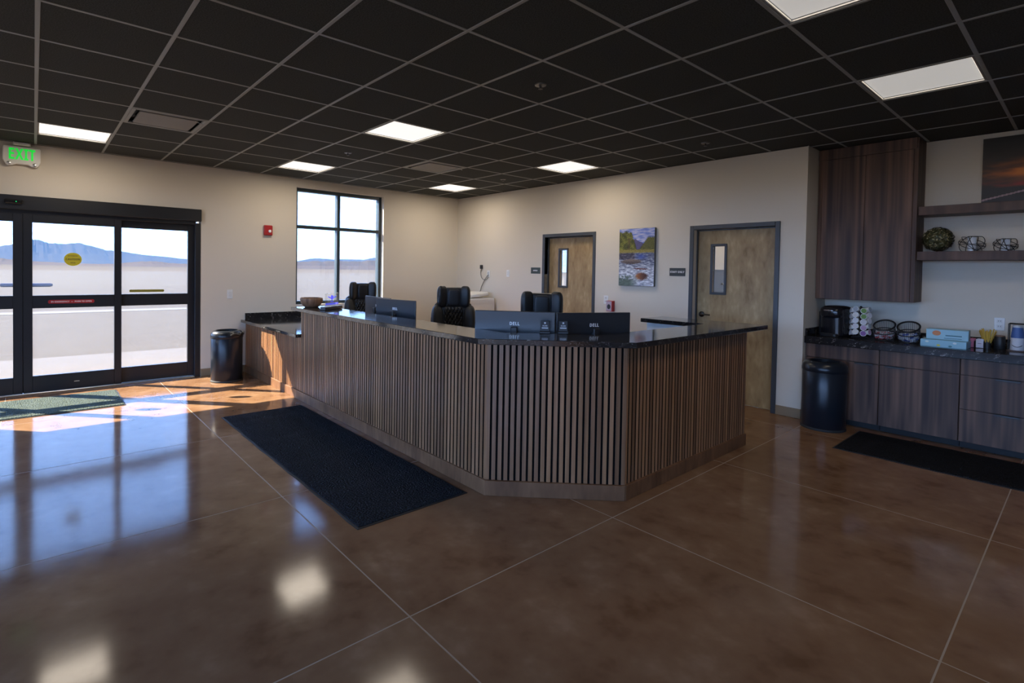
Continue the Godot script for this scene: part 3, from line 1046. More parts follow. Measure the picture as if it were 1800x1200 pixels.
func build_kitchen() -> void:
	var names := ["dark walnut base cabinet behind the black bin at the left end of the coffee counter", "dark walnut base cabinet under the wire baskets on the coffee counter", "dark walnut three-drawer base cabinet under the pink and white packet boxes", "dark walnut base cabinet at the far right end of the coffee counter"]
	var zs := [5.892, 6.526, 7.102, 7.70, 8.30]
	for k in 4:
		var w: float = zs[k + 1] - zs[k] - 0.002
		var c := thing("base_cabinet", names[k], "cabinet", Vector3(0.35, 0, (zs[k] + zs[k + 1]) / 2), 0.0, "base cabinets under the coffee counter")
		var b := MB.new()
		b.box(Vector3(0.0, 0.4315, 0), Vector3(0.53, 0.723, w - 0.002))
		part("body", b, M.walnut, c)
		part("toe_kick", MB.new().box(Vector3(0.04, 0.035, 0), Vector3(0.46, 0.07, w - 0.002)), M.rubber, c)
		var x := -0.277
		cabinet_front(c, "drawer", 0.655, 0.793, w, x, 99.0)
		if k == 2:
			cabinet_front(c, "drawer", 0.358, 0.652, w, x, 0.0)
			cabinet_front(c, "drawer", 0.070, 0.355, w, x, 0.0)
		else:
			cabinet_front(c, "cabinet_door", 0.070, 0.652, w, x, (w / 2 - 0.12) * (1.0 if k == 0 else -1.0))
	var top := thing("coffee_counter", "black granite worktop with white veins under the upper cabinet and shelves", "countertop", Vector3(0.33, 0.794, 7.1))
	part("slab", MB.new().box(Vector3(0.0, 0.037, 0.0), Vector3(0.61, 0.074, 2.42), 0.004), M.granite_dark, top)
	tag(part("backsplash", MB.new().box(Vector3(0, 0.038, 0.0), Vector3(0.02, 0.076, 2.39), 0.002), M.granite_dark, self, Vector3(0.626, 0.868, 7.115)), "low black granite backsplash strip along the wall behind the coffee maker", "backsplash")
	tag(part("side_splash", MB.new().box(Vector3(0, 0.038, 0), Vector3(0.58, 0.076, 0.02), 0.002), M.granite_dark, self, Vector3(0.33, 0.868, 5.902)), "short black granite splash strip at the left end of the coffee counter", "backsplash")
	# upper cabinet
	var u := thing("wall_cabinet", "tall dark walnut two-door wall cabinet above the coffee maker", "cabinet", Vector3(0.47, 1.25, 6.325))
	part("body", MB.new().box(Vector3(0.005, 0.785, 0.0), Vector3(0.325, 1.57, 0.80), 0.001), M.walnut, u)
	part("top_filler", MB.new().box(Vector3(-0.166, 1.517, -0.02), Vector3(0.017, 0.105, 0.82)), M.walnut, u)
	for s in [-1, 1]:
		part("cabinet_door", MB.new().box(Vector3(-0.168, 0.731, s * 0.19 - 0.012), Vector3(0.02, 1.456, 0.377), 0.0012), M.walnut, u)
	part("side_filler", MB.new().box(Vector3(-0.15, 0.785, -0.415), Vector3(0.02, 1.57, 0.034)), M.walnut, u)
	# floating shelves
	var up := ["upper thick walnut floating shelf under the sunset picture", "lower thick walnut floating shelf with leaf ball and candle holders"]
	for k in 2:
		var s := thing("floating_shelf", up[k], "shelf", Vector3(0.49, [2.082, 1.655][k], 7.52))
		part("board", MB.new().box(Vector3(0, 0.041, 0), Vector3(0.295, 0.082, 1.58), 0.002), M.walnut_flat, s)
	# sunset picture leaning on the upper shelf
	var w := 150
	var h := 96
	var cloud := fnoise(501, 0.03, 4)
	var tex := painted(w, h, func(x: int, y: int) -> Color:
		var t := float(y) / h
		var u2 := float(x) / w
		var c := Color(0.03, 0.02, 0.035).lerp(Color(0.12, 0.05, 0.03), smoothstep(0.1, 0.5, t))
		var n := cloud.get_noise_2d(x * 0.6, y * 3.0)
		var band := exp(-pow((t - 0.52 + 0.05 * n) / 0.17, 2.0))
		c = c.lerp(Color(0.80, 0.42, 0.08), clampf(band * (0.35 + 1.1 * smoothstep(0.0, 0.5, u2) + 0.6 * n), 0.0, 1.0))
		c = c.lerp(Color(0.95, 0.74, 0.24), clampf(exp(-pow((t - 0.53 + 0.03 * n) / 0.07, 2.0)) * smoothstep(0.15, 0.7, u2) * (0.8 + n), 0.0, 1.0))
		c = c.lerp(Color(0.55, 0.12, 0.07), clampf(exp(-pow((t - 0.70) / 0.05, 2.0)) * (0.4 + 1.4 * n), 0.0, 1.0))
		if t > 0.74:
			c = Color(0.09, 0.05, 0.07)
		var wing := t - (0.92 - 0.42 * u2)
		if wing > 0.0:
			c = Color(0.07, 0.05, 0.09)
		if absf(wing) < 0.013:
			c = Color(0.62, 0.5, 0.52)
		return c)
	var art := thing("sunset_picture", "unframed dark sunset photo print standing on the upper shelf", "picture", Vector3(0.60, 2.164, 7.66))
	var pm := mat(Color.WHITE, 0.5)
	pm.albedo_texture = tex
	part("panel", MB.new().box(Vector3(0.008, 0.305, 0), Vector3(0.03, 0.61, 1.04), 0.001), M.black, art)
	var q := MB.new()
	q.quad(Vector3(-0.0075, 0, -0.52), Vector3(-0.0075, 0, 0.52), Vector3(-0.0075, 0.61, 0.52), Vector3(-0.0075, 0.61, -0.52), Vector3.LEFT)
	part("print", q, pm, art)


# ------------------------------------------------------------------ ceiling fittings
func cell(i: int, r: int) -> Vector3:
	return Vector3(GX + T * (i + 0.5), H, GZ - T * (r + 0.5))

func build_ceiling_fittings() -> void:
	var group := "square ceiling light panels"
	var defs := [[0, 5, 1.0, "square white ceiling light panel nearest the exit sign"], [4, 5, 1.0, "square white ceiling light panel above the left side of the tall window"], [8, 5, 1.0, "small bright ceiling light panel nearest the far corner of the room"], [4, 1, 1.0, "largest bright ceiling light panel above the middle of the desk"], [8, 1, 1.0, "bright ceiling light panel in front of the left wooden door"], [4, -5, 0.4, "dimmer ceiling light panel cut by the top edge of the photo"], [7, -5, 0.4, "dimmer ceiling light panel nearest the walnut wall cabinet"]]
	var fm := mat(L(0.28, 0.28, 0.28), 0.5)
	for d in defs:
		var c := cell(d[0], d[1])
		var o := thing("ceiling_light", d[3], "ceiling light", c, 0.0, group)
		var k: float = d[2]
		var b := frame_of(T - 0.026, T - 0.026, [0.014, 0.014, 0.014, 0.014], 0.03)
		var fr := part("frame", b, fm, o, Vector3(0, 0.018, 0))
		fr.rotation.x = PI / 2
		part("diffuser", MB.new().box(Vector3(0, 0.022, 0), Vector3(0.556, 0.012, 0.556)), glow(Color(1, 0.99, 0.97), 0.90 if k > 0.9 else 0.36), o)
		part("housing", MB.new().box(Vector3(0, 0.050, 0), Vector3(0.57, 0.035, 0.57)), M.plastic_white, o)
		var a := AreaLight3D.new()
		a.name = "panel_light"
		a.area_size = Vector2(0.55, 0.55)
		a.light_energy = 1.42 * (1.0 if k > 0.9 else 0.7)
		a.light_color = Color(1.0, 0.94, 0.86)
		a.area_range = 14.0
		a.shadow_enabled = true
		o.add_child(a)
		a.position = Vector3(0, 0.010, 0)
		a.rotation.x = -PI / 2
	# light of the staff room
	var o := thing("office_light", "white ceiling light panel of the room behind the staff door", "ceiling light", Vector3(2.2, 2.82, 4.7))
	part("diffuser", MB.new().box(Vector3.ZERO, Vector3(0.56, 0.02, 0.56), 0.003), glow(Color(1, 0.97, 0.92), 0.9), o)
	var al := AreaLight3D.new()
	al.name = "panel_light"
	al.area_size = Vector2(0.5, 0.5)
	al.light_energy = 1.5
	al.light_color = Color(1.0, 0.94, 0.86)
	al.area_range = 14.0
	al.shadow_enabled = true
	o.add_child(al)
	al.position = Vector3(0, -0.014, 0)
	al.rotation.x = -PI / 2
	# air diffusers: a plate hung under a square opening
	var vd := [[1, 3, "square ceiling air diffuser with a hanging plate near the exit sign"], [6, 3, "square ceiling air diffuser with a hanging plate above the bar"]]
	for d in vd:
		var v := thing("air_diffuser", d[2], "air vent", cell(d[0], d[1]), 0.0, "ceiling air diffusers")
		var fr := part("frame", frame_of(T - 0.026, T - 0.026, [0.03, 0.03, 0.03, 0.03], 0.014), M.tee, v, Vector3(0, 0.006, 0))
		fr.rotation.x = PI / 2
		part("throat", MB.new().box(Vector3(0, 0.055, 0), Vector3(0.55, 0.02, 0.55)), M.black, v)
		part("plate", MB.new().prism(round_rect(0.46, 0.46, 0.02), -0.004, 0.010, 0.004), M.vent, v)
		part("spring_clip", MB.new().bar(Vector3(0.20, 0.0, 0.21), Vector3(0.26, -0.03, 0.26), 0.012, 0.005, 0.001), M.steel, v)
	# concealed sprinkler heads in the middle of tiles
	var sd := [[4, -2, "small dark sprinkler head in the ceiling tile above the bar corner"], [4, 3, "small sprinkler head in the ceiling between the two left light panels"], [8, 3, "small sprinkler head in the ceiling near the far corner"], [8, -2, "small dark sprinkler head in the ceiling left of the walnut cabinet"]]
	for d in sd:
		var s := thing("sprinkler_head", d[2], "sprinkler", cell(d[0], d[1]), 0.0, "ceiling sprinkler heads")
		var up := MB.new()
		up.lathe([[0.0, -0.006], [0.040, -0.004], [0.042, 0.004], [0.0, 0.005]], 28)
		part("escutcheon", up, mat(L(0.10, 0.10, 0.10), 0.3, 0.6), s)
		up = MB.new()
		up.lathe([[0.0, -0.030], [0.016, -0.029], [0.016, -0.026], [0.005, -0.025], [0.006, -0.005], [0.0, -0.004]], 16)
		up.tube([Vector3(-0.012, -0.006, 0), Vector3(-0.012, -0.018, 0), Vector3(0, -0.026, 0), Vector3(0.012, -0.018, 0), Vector3(0.012, -0.006, 0)], 0.002, 6)
		part("deflector", up, mat(L(0.07, 0.07, 0.07), 0.4, 0.5), s)


# ------------------------------------------------------------------ loose things
func build_mats_and_bins() -> void:
	var defs := [["floor_mat", "long dark navy carpet mat in front of the slatted desk", -4.66, -3.86, 2.29, 5.155, M.mat_navy], ["floor_mat", "grey green carpet mat inside the glass entrance", -6.98, -5.31, 0.30, 1.185, M.mat_green], ["floor_mat", "black mat on the floor along the coffee counter cabinets", -0.80, -0.03, 6.40, 8.20, M.mat_black]]
	for d in defs:
		var c := Vector3((d[2] + d[3]) / 2, 0.0003, (d[4] + d[5]) / 2)
		var o := thing(d[0], d[1], "mat", c)
		var w: float = d[3] - d[2]
		var l: float = d[5] - d[4]
		var po := PackedVector2Array()
		# edges that wander a little, as a mat lies
		var f := fnoise(int(c.x * 100) + 700, 0.8, 2)
		for k in 24:
			po.append(Vector2(-w / 2 + 0.008 * f.get_noise_1d(k * 1.7), -l / 2 + l * k / 24))
		for k in 8:
			po.append(Vector2(-w / 2 + w * k / 8, l / 2))
		for k in 24:
			po.append(Vector2(w / 2 + 0.006 * f.get_noise_1d(90 + k * 1.7), l / 2 - l * k / 24))
		for k in 8:
			po.append(Vector2(w / 2 - w * k / 8, -l / 2))
		part("backing", MB.new().prism(po, 0.0, 0.004, 0.001), M.rubber, o)
		var inn := PackedVector2Array()
		for p in po:
			inn.append(p * Vector2((w - 0.03) / w, (l - 0.03) / l))
		part("pile", MB.new().prism(inn, 0.004, 0.011, 0.003), d[6], o)
	var bd := [[Vector3(-4.14, 0, 0.47), "black metal trash can with a bag liner beside the glass entrance", true], [Vector3(-0.155, 0, 6.135), "black metal trash can standing in front of the coffee counter", false]]
	var bm := mat(L(0.010, 0.013, 0.018), 0.28, 0.0, 0.4)
	for d in bd:
		var o := thing("trash_can", d[1], "trash can", d[0])
		var r := 0.188
		var b := MB.new()
		b.lathe([[0.0, 0.001], [r - 0.004, 0.001], [r, 0.006], [r, 0.56], [r - 0.003, 0.565]], 48)
		part("body", b, bm, o)
		b = MB.new()
		b.lathe([[r + 0.004, 0.0], [r + 0.005, 0.006], [r + 0.003, 0.020], [r, 0.022]], 48, Vector3(0, 0.001, 0))
		part("base_ring", b, M.rubber, o)
		b = MB.new()
		b.lathe([[r + 0.001, 0.560], [r + 0.006, 0.566], [r + 0.006, 0.592], [r, 0.622], [r - 0.02, 0.648], [r - 0.045, 0.660], [r - 0.06, 0.658], [r - 0.06, 0.60], [0.0, 0.55]], 48)
		part("lid", b, bm, o)
		if d[2]:
			b = MB.new()
			var pts := []
			for k in 14:
				var a := -1.0 + 2.6 * k / 13.0
				pts.append(Vector3(cos(a) * (r + 0.006), 0.612 + 0.014 * sin(k * 2.3), sin(a) * (r + 0.006)))
			b.tube(pts, 0.014, 8)
			part("bag_liner", b, M.black, o)

func monitor(at: Vector3, turn: float, label: String) -> void:
	# screen faces local +z, its back local -z
	var o := thing("monitor", label, "monitor", at, turn, "monitors along the reception bar")
	var body := mat(L(0.020, 0.023, 0.028), 0.30, 0.0, 0.5)
	var b := MB.new()
	b.box(Vector3(0, 0.268, 0), Vector3(0.608, 0.352, 0.016), 0.004)
	var sh := part("housing", b, body, o)
	part("screen", MB.new().box(Vector3(0, 0.272, 0.0085), Vector3(0.594, 0.334, 0.001)), M.black_gloss, sh)
	text("DELL", 0.024, M.white_print, sh, Vector3(0, 0.350, -0.0085), Vector3(0, PI, 0), 0.001, true, "logo")
	b = MB.new()
	b.box(Vector3(0, 0.168, -0.045), Vector3(0.050, 0.325, 0.020), 0.006)
	b.box(Vector3(0, 0.255, -0.020), Vector3(0.052, 0.09, 0.03), 0.004)
	part("stand", b, M.black, o)
	b = MB.new()
	b.prism(round_rect(0.24, 0.18, 0.02), 0.0, 0.012, 0.003)
	part("base", b, M.black, o, Vector3(0, 0, -0.02))

func build_desk_things() -> void:
	var y := 0.742
	# monitors
	monitor(Vector3(-3.235, y, 2.80), PI / 2 - 0.06, "leftmost black monitor on the desk, partly hidden by its neighbour")
	monitor(Vector3(-3.305, y, 3.285), PI / 2 + 0.15, "second black monitor from the left, turned beside the leftmost monitor")
	monitor(Vector3(-3.30, y, 5.00), PI - deg_to_rad(50) , "black monitor left of the two small black cards at the bar corner")
	monitor(Vector3(-2.86, y, 5.40), PI - deg_to_rad(25), "rightmost black monitor right of the two small cards")
	# wooden bowl
	var o := thing("wooden_bowl", "round brown wooden bowl on the left end of the bar", "bowl", Vector3(-3.66, 1.042, 2.05))
	var b := MB.new()
	b.lathe([[0.0, 0.0], [0.07, 0.0], [0.095, 0.018], [0.118, 0.055], [0.125, 0.085], [0.121, 0.104], [0.113, 0.108], [0.108, 0.102], [0.111, 0.085], [0.10, 0.045], [0.06, 0.02], [0.0, 0.016]], 48)
	part("bowl_body", b, M.bowl_wood, o)
	# lit acrylic sign on a black base
	o = thing("acrylic_sign", "blue lit clear acrylic sign on a long black base beside the wooden bowl", "sign", Vector3(-3.60, 1.042, 2.45), 0.62)
	part("base", MB.new().box(Vector3(0, 0.017, 0), Vector3(0.36, 0.034, 0.06), 0.004), M.black, o)
	var g: Material = M.glass
	part("acrylic_plate", MB.new().box(Vector3(0, 0.105, 0), Vector3(0.28, 0.142, 0.005), 0.001), g, o)
	var blue := glow(Color(0.28, 0.28, 0.95), 0.8)
	b = MB.new()
	b.xf = upright(Vector3(0.0, 0.06, 0.003))
	b.prism(round_rect(0.26, 0.022, 0.003), 0.0, 0.002)
	part("blue_strip", b, glow(Color(0.30, 0.34, 0.86), 0.7), o)
	text("FBO", 0.016, glow(Color(0.62, 0.60, 1.0), 0.95), o, Vector3(0.09, 0.060, 0.0062), Vector3.ZERO, 0.001)
	b = MB.new()
	var ring := []
	for k in 28:
		ring.append(Vector3(0.0, 0.128, 0.004) + Vector3(cos(TAU * k / 28), sin(TAU * k / 28), 0) * 0.021)
	b.tube(ring, 0.004, 6, true)
	b.bar(Vector3(-0.010, 0.118, 0.004), Vector3(0.0, 0.141, 0.004), 0.005, 0.004)
	b.bar(Vector3(0.010, 0.118, 0.004), Vector3(0.0, 0.141, 0.004), 0.005, 0.004)
	b.bar(Vector3(-0.005, 0.124, 0.004), Vector3(0.005, 0.124, 0.004), 0.004, 0.004)
	for s in [-1.0, 1.0]:
		b.xf = upright(Vector3(0, 0, 0.003))
		b.prism(PackedVector2Array([Vector2(s * 0.028, 0.126), Vector2(s * 0.06, 0.138), Vector2(s * 0.085, 0.144), Vector2(s * 0.085, 0.139), Vector2(s * 0.06, 0.126), Vector2(s * 0.03, 0.120)]), 0.0, 0.002)
		b.xf = Transform3D()
	b.xf = upright(Vector3(0.0, 0.086, 0.003))
	b.prism(round_rect(0.06, 0.006, 0.001), 0.0, 0.0015)
	part("winged_emblem", b, blue, o)
	# two small black table cards
	var cd := [[Vector3(-3.262, 1.042, 5.275), "small black card stand with white print left of its twin at the bar corner"], [Vector3(-3.155, 1.042, 5.355), "small black card stand with white print in front of the rightmost monitor"]]
	for d in cd:
		var c := thing("card_stand", d[1], "card stand", d[0], -deg_to_rad(46) , "small black card stands on the bar")
		part("foot", MB.new().box(Vector3(0, 0.008, 0), Vector3(0.075, 0.016, 0.05), 0.003), M.black, c)
		var p := part("card", MB.new().box(Vector3(0, 0.053, 0), Vector3(0.065, 0.075, 0.006), 0.002), M.black, c)
		text("SCAN", 0.010, M.grey_print, p, Vector3(0, 0.056, 0.0035), Vector3.ZERO, 0.0008)
		part("printed_lines", MB.new().box(Vector3(0, 0.040, 0.0034), Vector3(0.045, 0.009, 0.0008)), M.grey_print, p)
		part("printed_emblem", MB.new().box(Vector3(0, 0.076, 0.0034), Vector3(0.012, 0.012, 0.0008), 0.0003), M.grey_print, p)

func build_chairs() -> void:
	# black leather executive chair that faces local +z
	var o := thing("office_chair", "black leather high-back office chair facing out between the monitors", "office chair", Vector3.ZERO, 0.0, "black leather chairs behind the reception desk")
	var lm: StandardMaterial3D = M.leather
	for k in 5:
		var a := TAU * k / 5.0 + 0.3
		var d := Vector3(sin(a), 0, cos(a))
		var leg := part("leg", MB.new().bar(Vector3(0, 0.115, 0) + d * 0.03, Vector3(0, 0.075, 0) + d * 0.31, 0.05, 0.03, 0.006), M.black_gloss, o)
		var c := MB.new()
		c.xf = Transform3D(Basis(Vector3.UP, Vector3(cos(a), 0, -sin(a)), d), d * 0.30 + Vector3(0, 0.029, 0))
		c.lathe([[0.0, -0.022], [0.022, -0.022], [0.028, -0.016], [0.028, 0.016], [0.022, 0.022], [0.0, 0.022]], 18)
		part("caster", c, M.black, leg)
	part("gas_column", MB.new().lathe([[0.0, 0.09], [0.035, 0.09], [0.035, 0.26], [0.022, 0.265], [0.022, 0.42], [0.0, 0.42]], 20), M.black, o)
	var b := MB.new()
	b.box(Vector3(0, 0.43, 0), Vector3(0.28, 0.04, 0.26), 0.01)
	b.puff(Vector3(0, 0.50, 0.02), Vector3(0.54, 0.14, 0.54), 0.35)
	part("seat", b, lm, o)
	var tilt := Transform3D(Basis(Vector3.RIGHT, -0.13), Vector3(0, 0.52, -0.22))
	b = MB.new()
	b.xf = tilt
	b.puff(Vector3(0, 0.27, -0.03), Vector3(0.50, 0.62, 0.10), 0.3)
	var shell := part("backrest", b, lm, o)
	# quilted middle panel: diamond swell
	b = MB.new()
	b.xf = tilt
	var hq := func(u: float, w: float) -> Vector3:
		var x := (u - 0.5) * 0.24
		var y := 0.03 + w * 0.48
		var d := absf(sin((x * 1.7 + y) * 42.0)) * absf(sin((x * 1.7 - y) * 42.0))
		var rim := minf(1.0, minf(u, 1.0 - u) * 8.0) * minf(1.0, minf(w, 1.0 - w) * 10.0)
		return Vector3(x, y, 0.022 + rim * (0.004 + 0.024 * sqrt(d)))
	for i in 28:
		for j in 52:
			var p := []
			for e in [[0, 0], [1, 0], [1, 1], [0, 1]]:
				p.append(hq.call((i + e[0]) / 28.0, (j + e[1]) / 52.0))
			var nn: Vector3 = (p[1] - p[0]).cross(p[3] - p[0]).normalized()
			b.quad(p[0], p[1], p[2], p[3], nn)
	part("quilted_panel", b, lm, shell)
	for s in [-1, 1]:
		b = MB.new()
		b.xf = tilt * Transform3D(Basis(Vector3.UP, -s * 0.45), Vector3(s * 0.205, 0.25, 0.03))
		b.puff(Vector3.ZERO, Vector3(0.15, 0.56, 0.13), 0.65)
		part("side_bolster", b, lm, shell)
	var head := tilt * Transform3D(Basis(Vector3.RIGHT, 0.16), Vector3(0, 0.630, 0.005))
	b = MB.new()
	b.xf = head
	b.puff(Vector3(0, 0, -0.01), Vector3(0.30, 0.25, 0.10), 0.35)
	var hr := part("headrest", b, lm, o)
	b = MB.new()
	b.xf = head
	b.puff(Vector3(0, 0, 0.035), Vector3(0.15, 0.21, 0.05), 0.4)
	part("head_pad", b, lm, hr)
	for s in [-1, 1]:
		b = MB.new()
		b.xf = head * Transform3D(Basis(Vector3.UP, -s * 0.55), Vector3(s * 0.145, 0.0, 0.035))
		b.puff(Vector3(0, 0.012, 0), Vector3(0.13, 0.27, 0.085), 0.6)
		part("head_wing", b, lm, hr)
		var arm := MB.new()
		arm.bar(Vector3(s * 0.27, 0.46, -0.02), Vector3(s * 0.30, 0.68, -0.04), 0.05, 0.03, 0.008)
		arm.box(Vector3(s * 0.27, 0.45, -0.02), Vector3(0.10, 0.03, 0.06), 0.006)
		arm.puff(Vector3(s * 0.30, 0.70, 0.02), Vector3(0.09, 0.05, 0.30), 0.45)
		part("armrest", arm, lm, o)
	o.position = Vector3(-2.20, 0.001, 2.84)
	o.rotation.y = atan2(-3.9, 5.07) + 0.12
	dup(o, Vector3(-2.40, 0.001, 4.45), atan2(-3.65, 3.4) + 0.05, "black leather high-back office chair behind the two monitors at the bar corner")
	dup(o, Vector3(-2.35, 0.001, 0.95), atan2(-3.7, 6.9) + 0.35, "farthest black leather office chair in front of the tall window")

func build_copier() -> void:
	var o := thing("copier", "white office copier standing against the wall beside the far corner", "copier", Vector3(-0.33, 0, 0.79))
	var w := mat(L(0.62, 0.61, 0.59), 0.4)
	part("body", MB.new().box(Vector3(0, 0.48, 0), Vector3(0.58, 0.93, 0.66), 0.008), w, o)
	part("paper_drawer", MB.new().box(Vector3(-0.296, 0.20, 0), Vector3(0.02, 0.16, 0.60), 0.004), w, o)
	part("paper_drawer", MB.new().box(Vector3(-0.296, 0.38, 0), Vector3(0.02, 0.16, 0.60), 0.004), w, o)
	var b := MB.new()
	b.box(Vector3(0.0, 0.965, 0.332), Vector3(0.56, 0.055, 0.008), 0.002)
	b.box(Vector3(0.0, 0.875, 0.332), Vector3(0.56, 0.085, 0.008), 0.002)
	b.box(Vector3(0.0, 0.66, 0.332), Vector3(0.56, 0.30, 0.008), 0.002)
	part("side_cover", b, w, o)
	part("scanner", MB.new().box(Vector3(0.0, 0.985, 0), Vector3(0.58, 0.07, 0.66), 0.012), w, o)
	b = MB.new()
	b.xf = Transform3D(Basis(Vector3(0, 0, 1), 0.10), Vector3(-0.05, 1.07, 0.05))
	b.puff(Vector3.ZERO, Vector3(0.56, 0.06, 0.46), 0.25)
	part("document_feeder", b, mat(L(0.70, 0.70, 0.68), 0.4), o)
	b = MB.new()
	b.xf = Transform3D(Basis(Vector3(0, 0, 1), 0.12), Vector3(-0.42, 0.985, 0.14))
	b.box(Vector3.ZERO, Vector3(0.26, 0.02, 0.30), 0.004)
	part("control_panel", b, M.plastic_white, o)
	b = MB.new()
	b.box(Vector3(-0.38, 0.93, 0.10), Vector3(0.20, 0.012, 0.30), 0.003)
	part("output_tray", b, M.black, o)
	var p := thing("paper_sheets", "white paper sheets on the copier's output tray", "paper", Vector3(-0.70, 0.937, 0.90), 0.2)
	part("sheet", MB.new().box(Vector3(0, 0.004, 0), Vector3(0.21, 0.006, 0.28)), M.white_print, p)
	part("sheet", MB.new().box(Vector3(0.012, 0.009, 0.01), Vector3(0.21, 0.003, 0.28)), M.white_print, p)

func plate(label: String, category: String, at: Vector3, turn: float, h := 0.115, outlet := false) -> Node3D:
	# switch or outlet cover; the face looks along local +z
	var o := thing("outlet_plate" if outlet else "switch_plate", label, category, at, turn)
	part("cover", MB.new().box(Vector3(0, 0, 0.003), Vector3(0.072, h, 0.006), 0.002), M.plastic_white, o)
	if outlet:
		for y in [-0.024, 0.024]:
			var s := part("socket", MB.new().box(Vector3(0, y, 0.007), Vector3(0.034, 0.030, 0.003), 0.001), M.ivory, o)
			for x in [-0.007, 0.007]:
				part("slot", MB.new().box(Vector3(x, y + 0.003, 0.009), Vector3(0.003, 0.010, 0.001)), M.black, s)
	else:
		part("rocker", MB.new().box(Vector3(0, 0, 0.008), Vector3(0.034, 0.066, 0.006), 0.002), M.ivory, o)
	return o

func build_wall_things() -> void:
	# exit sign
	var o := thing("exit_sign", "white exit sign with green letters above the glass entrance", "exit sign", Vector3(-6.152, 2.56, 0.0))
	var wm := mat(L(0.74, 0.72, 0.68), 0.45)
	part("canopy", MB.new().box(Vector3(0, 0.245, 0.035), Vector3(0.15, 0.035, 0.07), 0.008), wm, o)
	var b := MB.new()
	b.xf = upright(Vector3(0, 0, 0.01))
	b.prism(PackedVector2Array([Vector2(-0.15, 0.215), Vector2(-0.16, 0.20), Vector2(-0.16, 0.06), Vector2(-0.135, 0.01), Vector2(-0.12, 0.0), Vector2(-0.08, 0.004), Vector2(-0.05, 0.022), Vector2(0.05, 0.022), Vector2(0.08, 0.004), Vector2(0.12, 0.0), Vector2(0.135, 0.01), Vector2(0.16, 0.06), Vector2(0.16, 0.20), Vector2(0.15, 0.215)]), 0.0, 0.045, 0.006)
	part("housing", b, wm, o)
	text("EXIT", 0.118, glow(Color(0.02, 0.78, 0.22), 0.85), o, Vector3(0, 0.128, 0.058), Vector3.ZERO, 0.006).scale = Vector3(0.66, 1, 1)
	for s in [-1, 1]:
		b = MB.new()
		b.xf = Transform3D(Basis(Vector3.RIGHT, PI / 2), Vector3(s * 0.108, 0.026, 0.054))
		b.lathe([[0.0, 0.0], [0.018, 0.0], [0.018, 0.006], [0.010, 0.010], [0.0, 0.010]], 20)
		part("emergency_lamp", b, M.steel, o)
	# fire strobe
	o = thing("fire_alarm", "red fire alarm strobe with a white lens left of the tall window", "fire alarm", Vector3(-3.48, 2.02, 0.0))
	part("housing", MB.new().box(Vector3(0, 0, 0.022), Vector3(0.118, 0.145, 0.044), 0.008), M.red, o)
	b = MB.new()
	b.puff(Vector3(0.018, -0.012, 0.047), Vector3(0.036, 0.040, 0.024), 0.6, 16, 10)
	part("lens", b, M.white_print, o)
	plate("white wall switch plate between the entrance and the low counter", "switch", Vector3(-3.984, 1.105, 0.0), 0.0, 0.125)
	plate("white switch plate on the wall right of the copier cords", "switch", Vector3(0.0, 1.45, 1.40), -PI / 2)
	plate("white outlet plate with a cord plugged in above the copier", "outlet", Vector3(0.0, 1.435, 0.90), -PI / 2, 0.115, true)
	plate("white outlet plate beside the red box under the river picture", "outlet", Vector3(0.0, 1.112, 3.405), -PI / 2, 0.115, true)
	plate("white outlet plate above the coffee counter", "outlet", Vector3(0.64, 1.078, 7.288), -PI / 2, 0.115, true)
	# black adapter with its cord
	o = thing("power_adapter", "small black power adapter on the wall above the copier", "adapter", Vector3(0.0, 1.555, 0.722), -PI / 2)
	part("plug_body", MB.new().box(Vector3(0, 0, 0.018), Vector3(0.05, 0.07, 0.036), 0.005), M.black, o)
	b = MB.new()
	var pts := []
	for k in 25:
		var t := k / 24.0
		var a := PI * t
		pts.append(Vector3(0.02 + 0.09 * (1.0 - cos(a)), 1.0, 0.0) + Vector3(0, 0.0, 0))
	var curve := Curve3D.new()
	for q in [[0.722, 1.525], [0.70, 1.45], [0.735, 1.36], [0.82, 1.325], [0.89, 1.36], [0.905, 1.42], [0.895, 1.455]]:
		curve.add_point(Vector3(-0.014, q[1], q[0]))
	for k in curve.point_count:
		var a := curve.get_point_position(maxi(k - 1, 0))
		var c := curve.get_point_position(mini(k + 1, curve.point_count - 1))
		curve.set_point_in(k, (a - c) / 6.0)
		curve.set_point_out(k, (c - a) / 6.0)
	b.tube(Array(curve.tessellate(4, 3)), 0.004, 6)
	var back := o.transform.affine_inverse()
	var cord := part("cord", b, M.black, o)
	cord.transform = back
	b = MB.new()
	b.tube([Vector3(-0.012, 1.41, 0.90), Vector3(-0.025, 1.40, 0.895), Vector3(-0.02, 1.33, 0.82), Vector3(-0.02, 1.22, 0.745), Vector3(-0.03, 1.09, 0.70)], 0.005, 6)
	var copier := get_node("copier")
	part("power_cord", b, M.black, copier, -copier.position)
	# door signs
	var sd := [["door_sign", "dark green grey OFFICE sign left of the left wooden door", "OFFICE", 2.04, 1.504, 0.20, 0.098], ["door_sign", "dark grey STAFF ONLY sign left of the staff door", "STAFF ONLY", 4.466, 1.511, 0.208, 0.098]]
	for d in sd:
		o = thing(d[0], d[1], "sign", Vector3(0, d[4], d[3]), -PI / 2, "door name signs")
		part("panel", MB.new().box(Vector3(0, 0, 0.004), Vector3(d[5], d[6], 0.008), 0.002), M.sign_grey if d[2] != "OFFICE" else mat(L(0.035, 0.055, 0.055), 0.5), o)
		text(d[2], 0.024 if d[2] != "OFFICE" else 0.020, M.white_print, o, Vector3(0, 0.0, 0.0088), Vector3.ZERO, 0.0015)
	# red alarm box
	o = thing("alarm_box", "small red wall box with a pale printed front below the river picture", "alarm box", Vector3(0, 1.03, 3.50), -PI / 2)
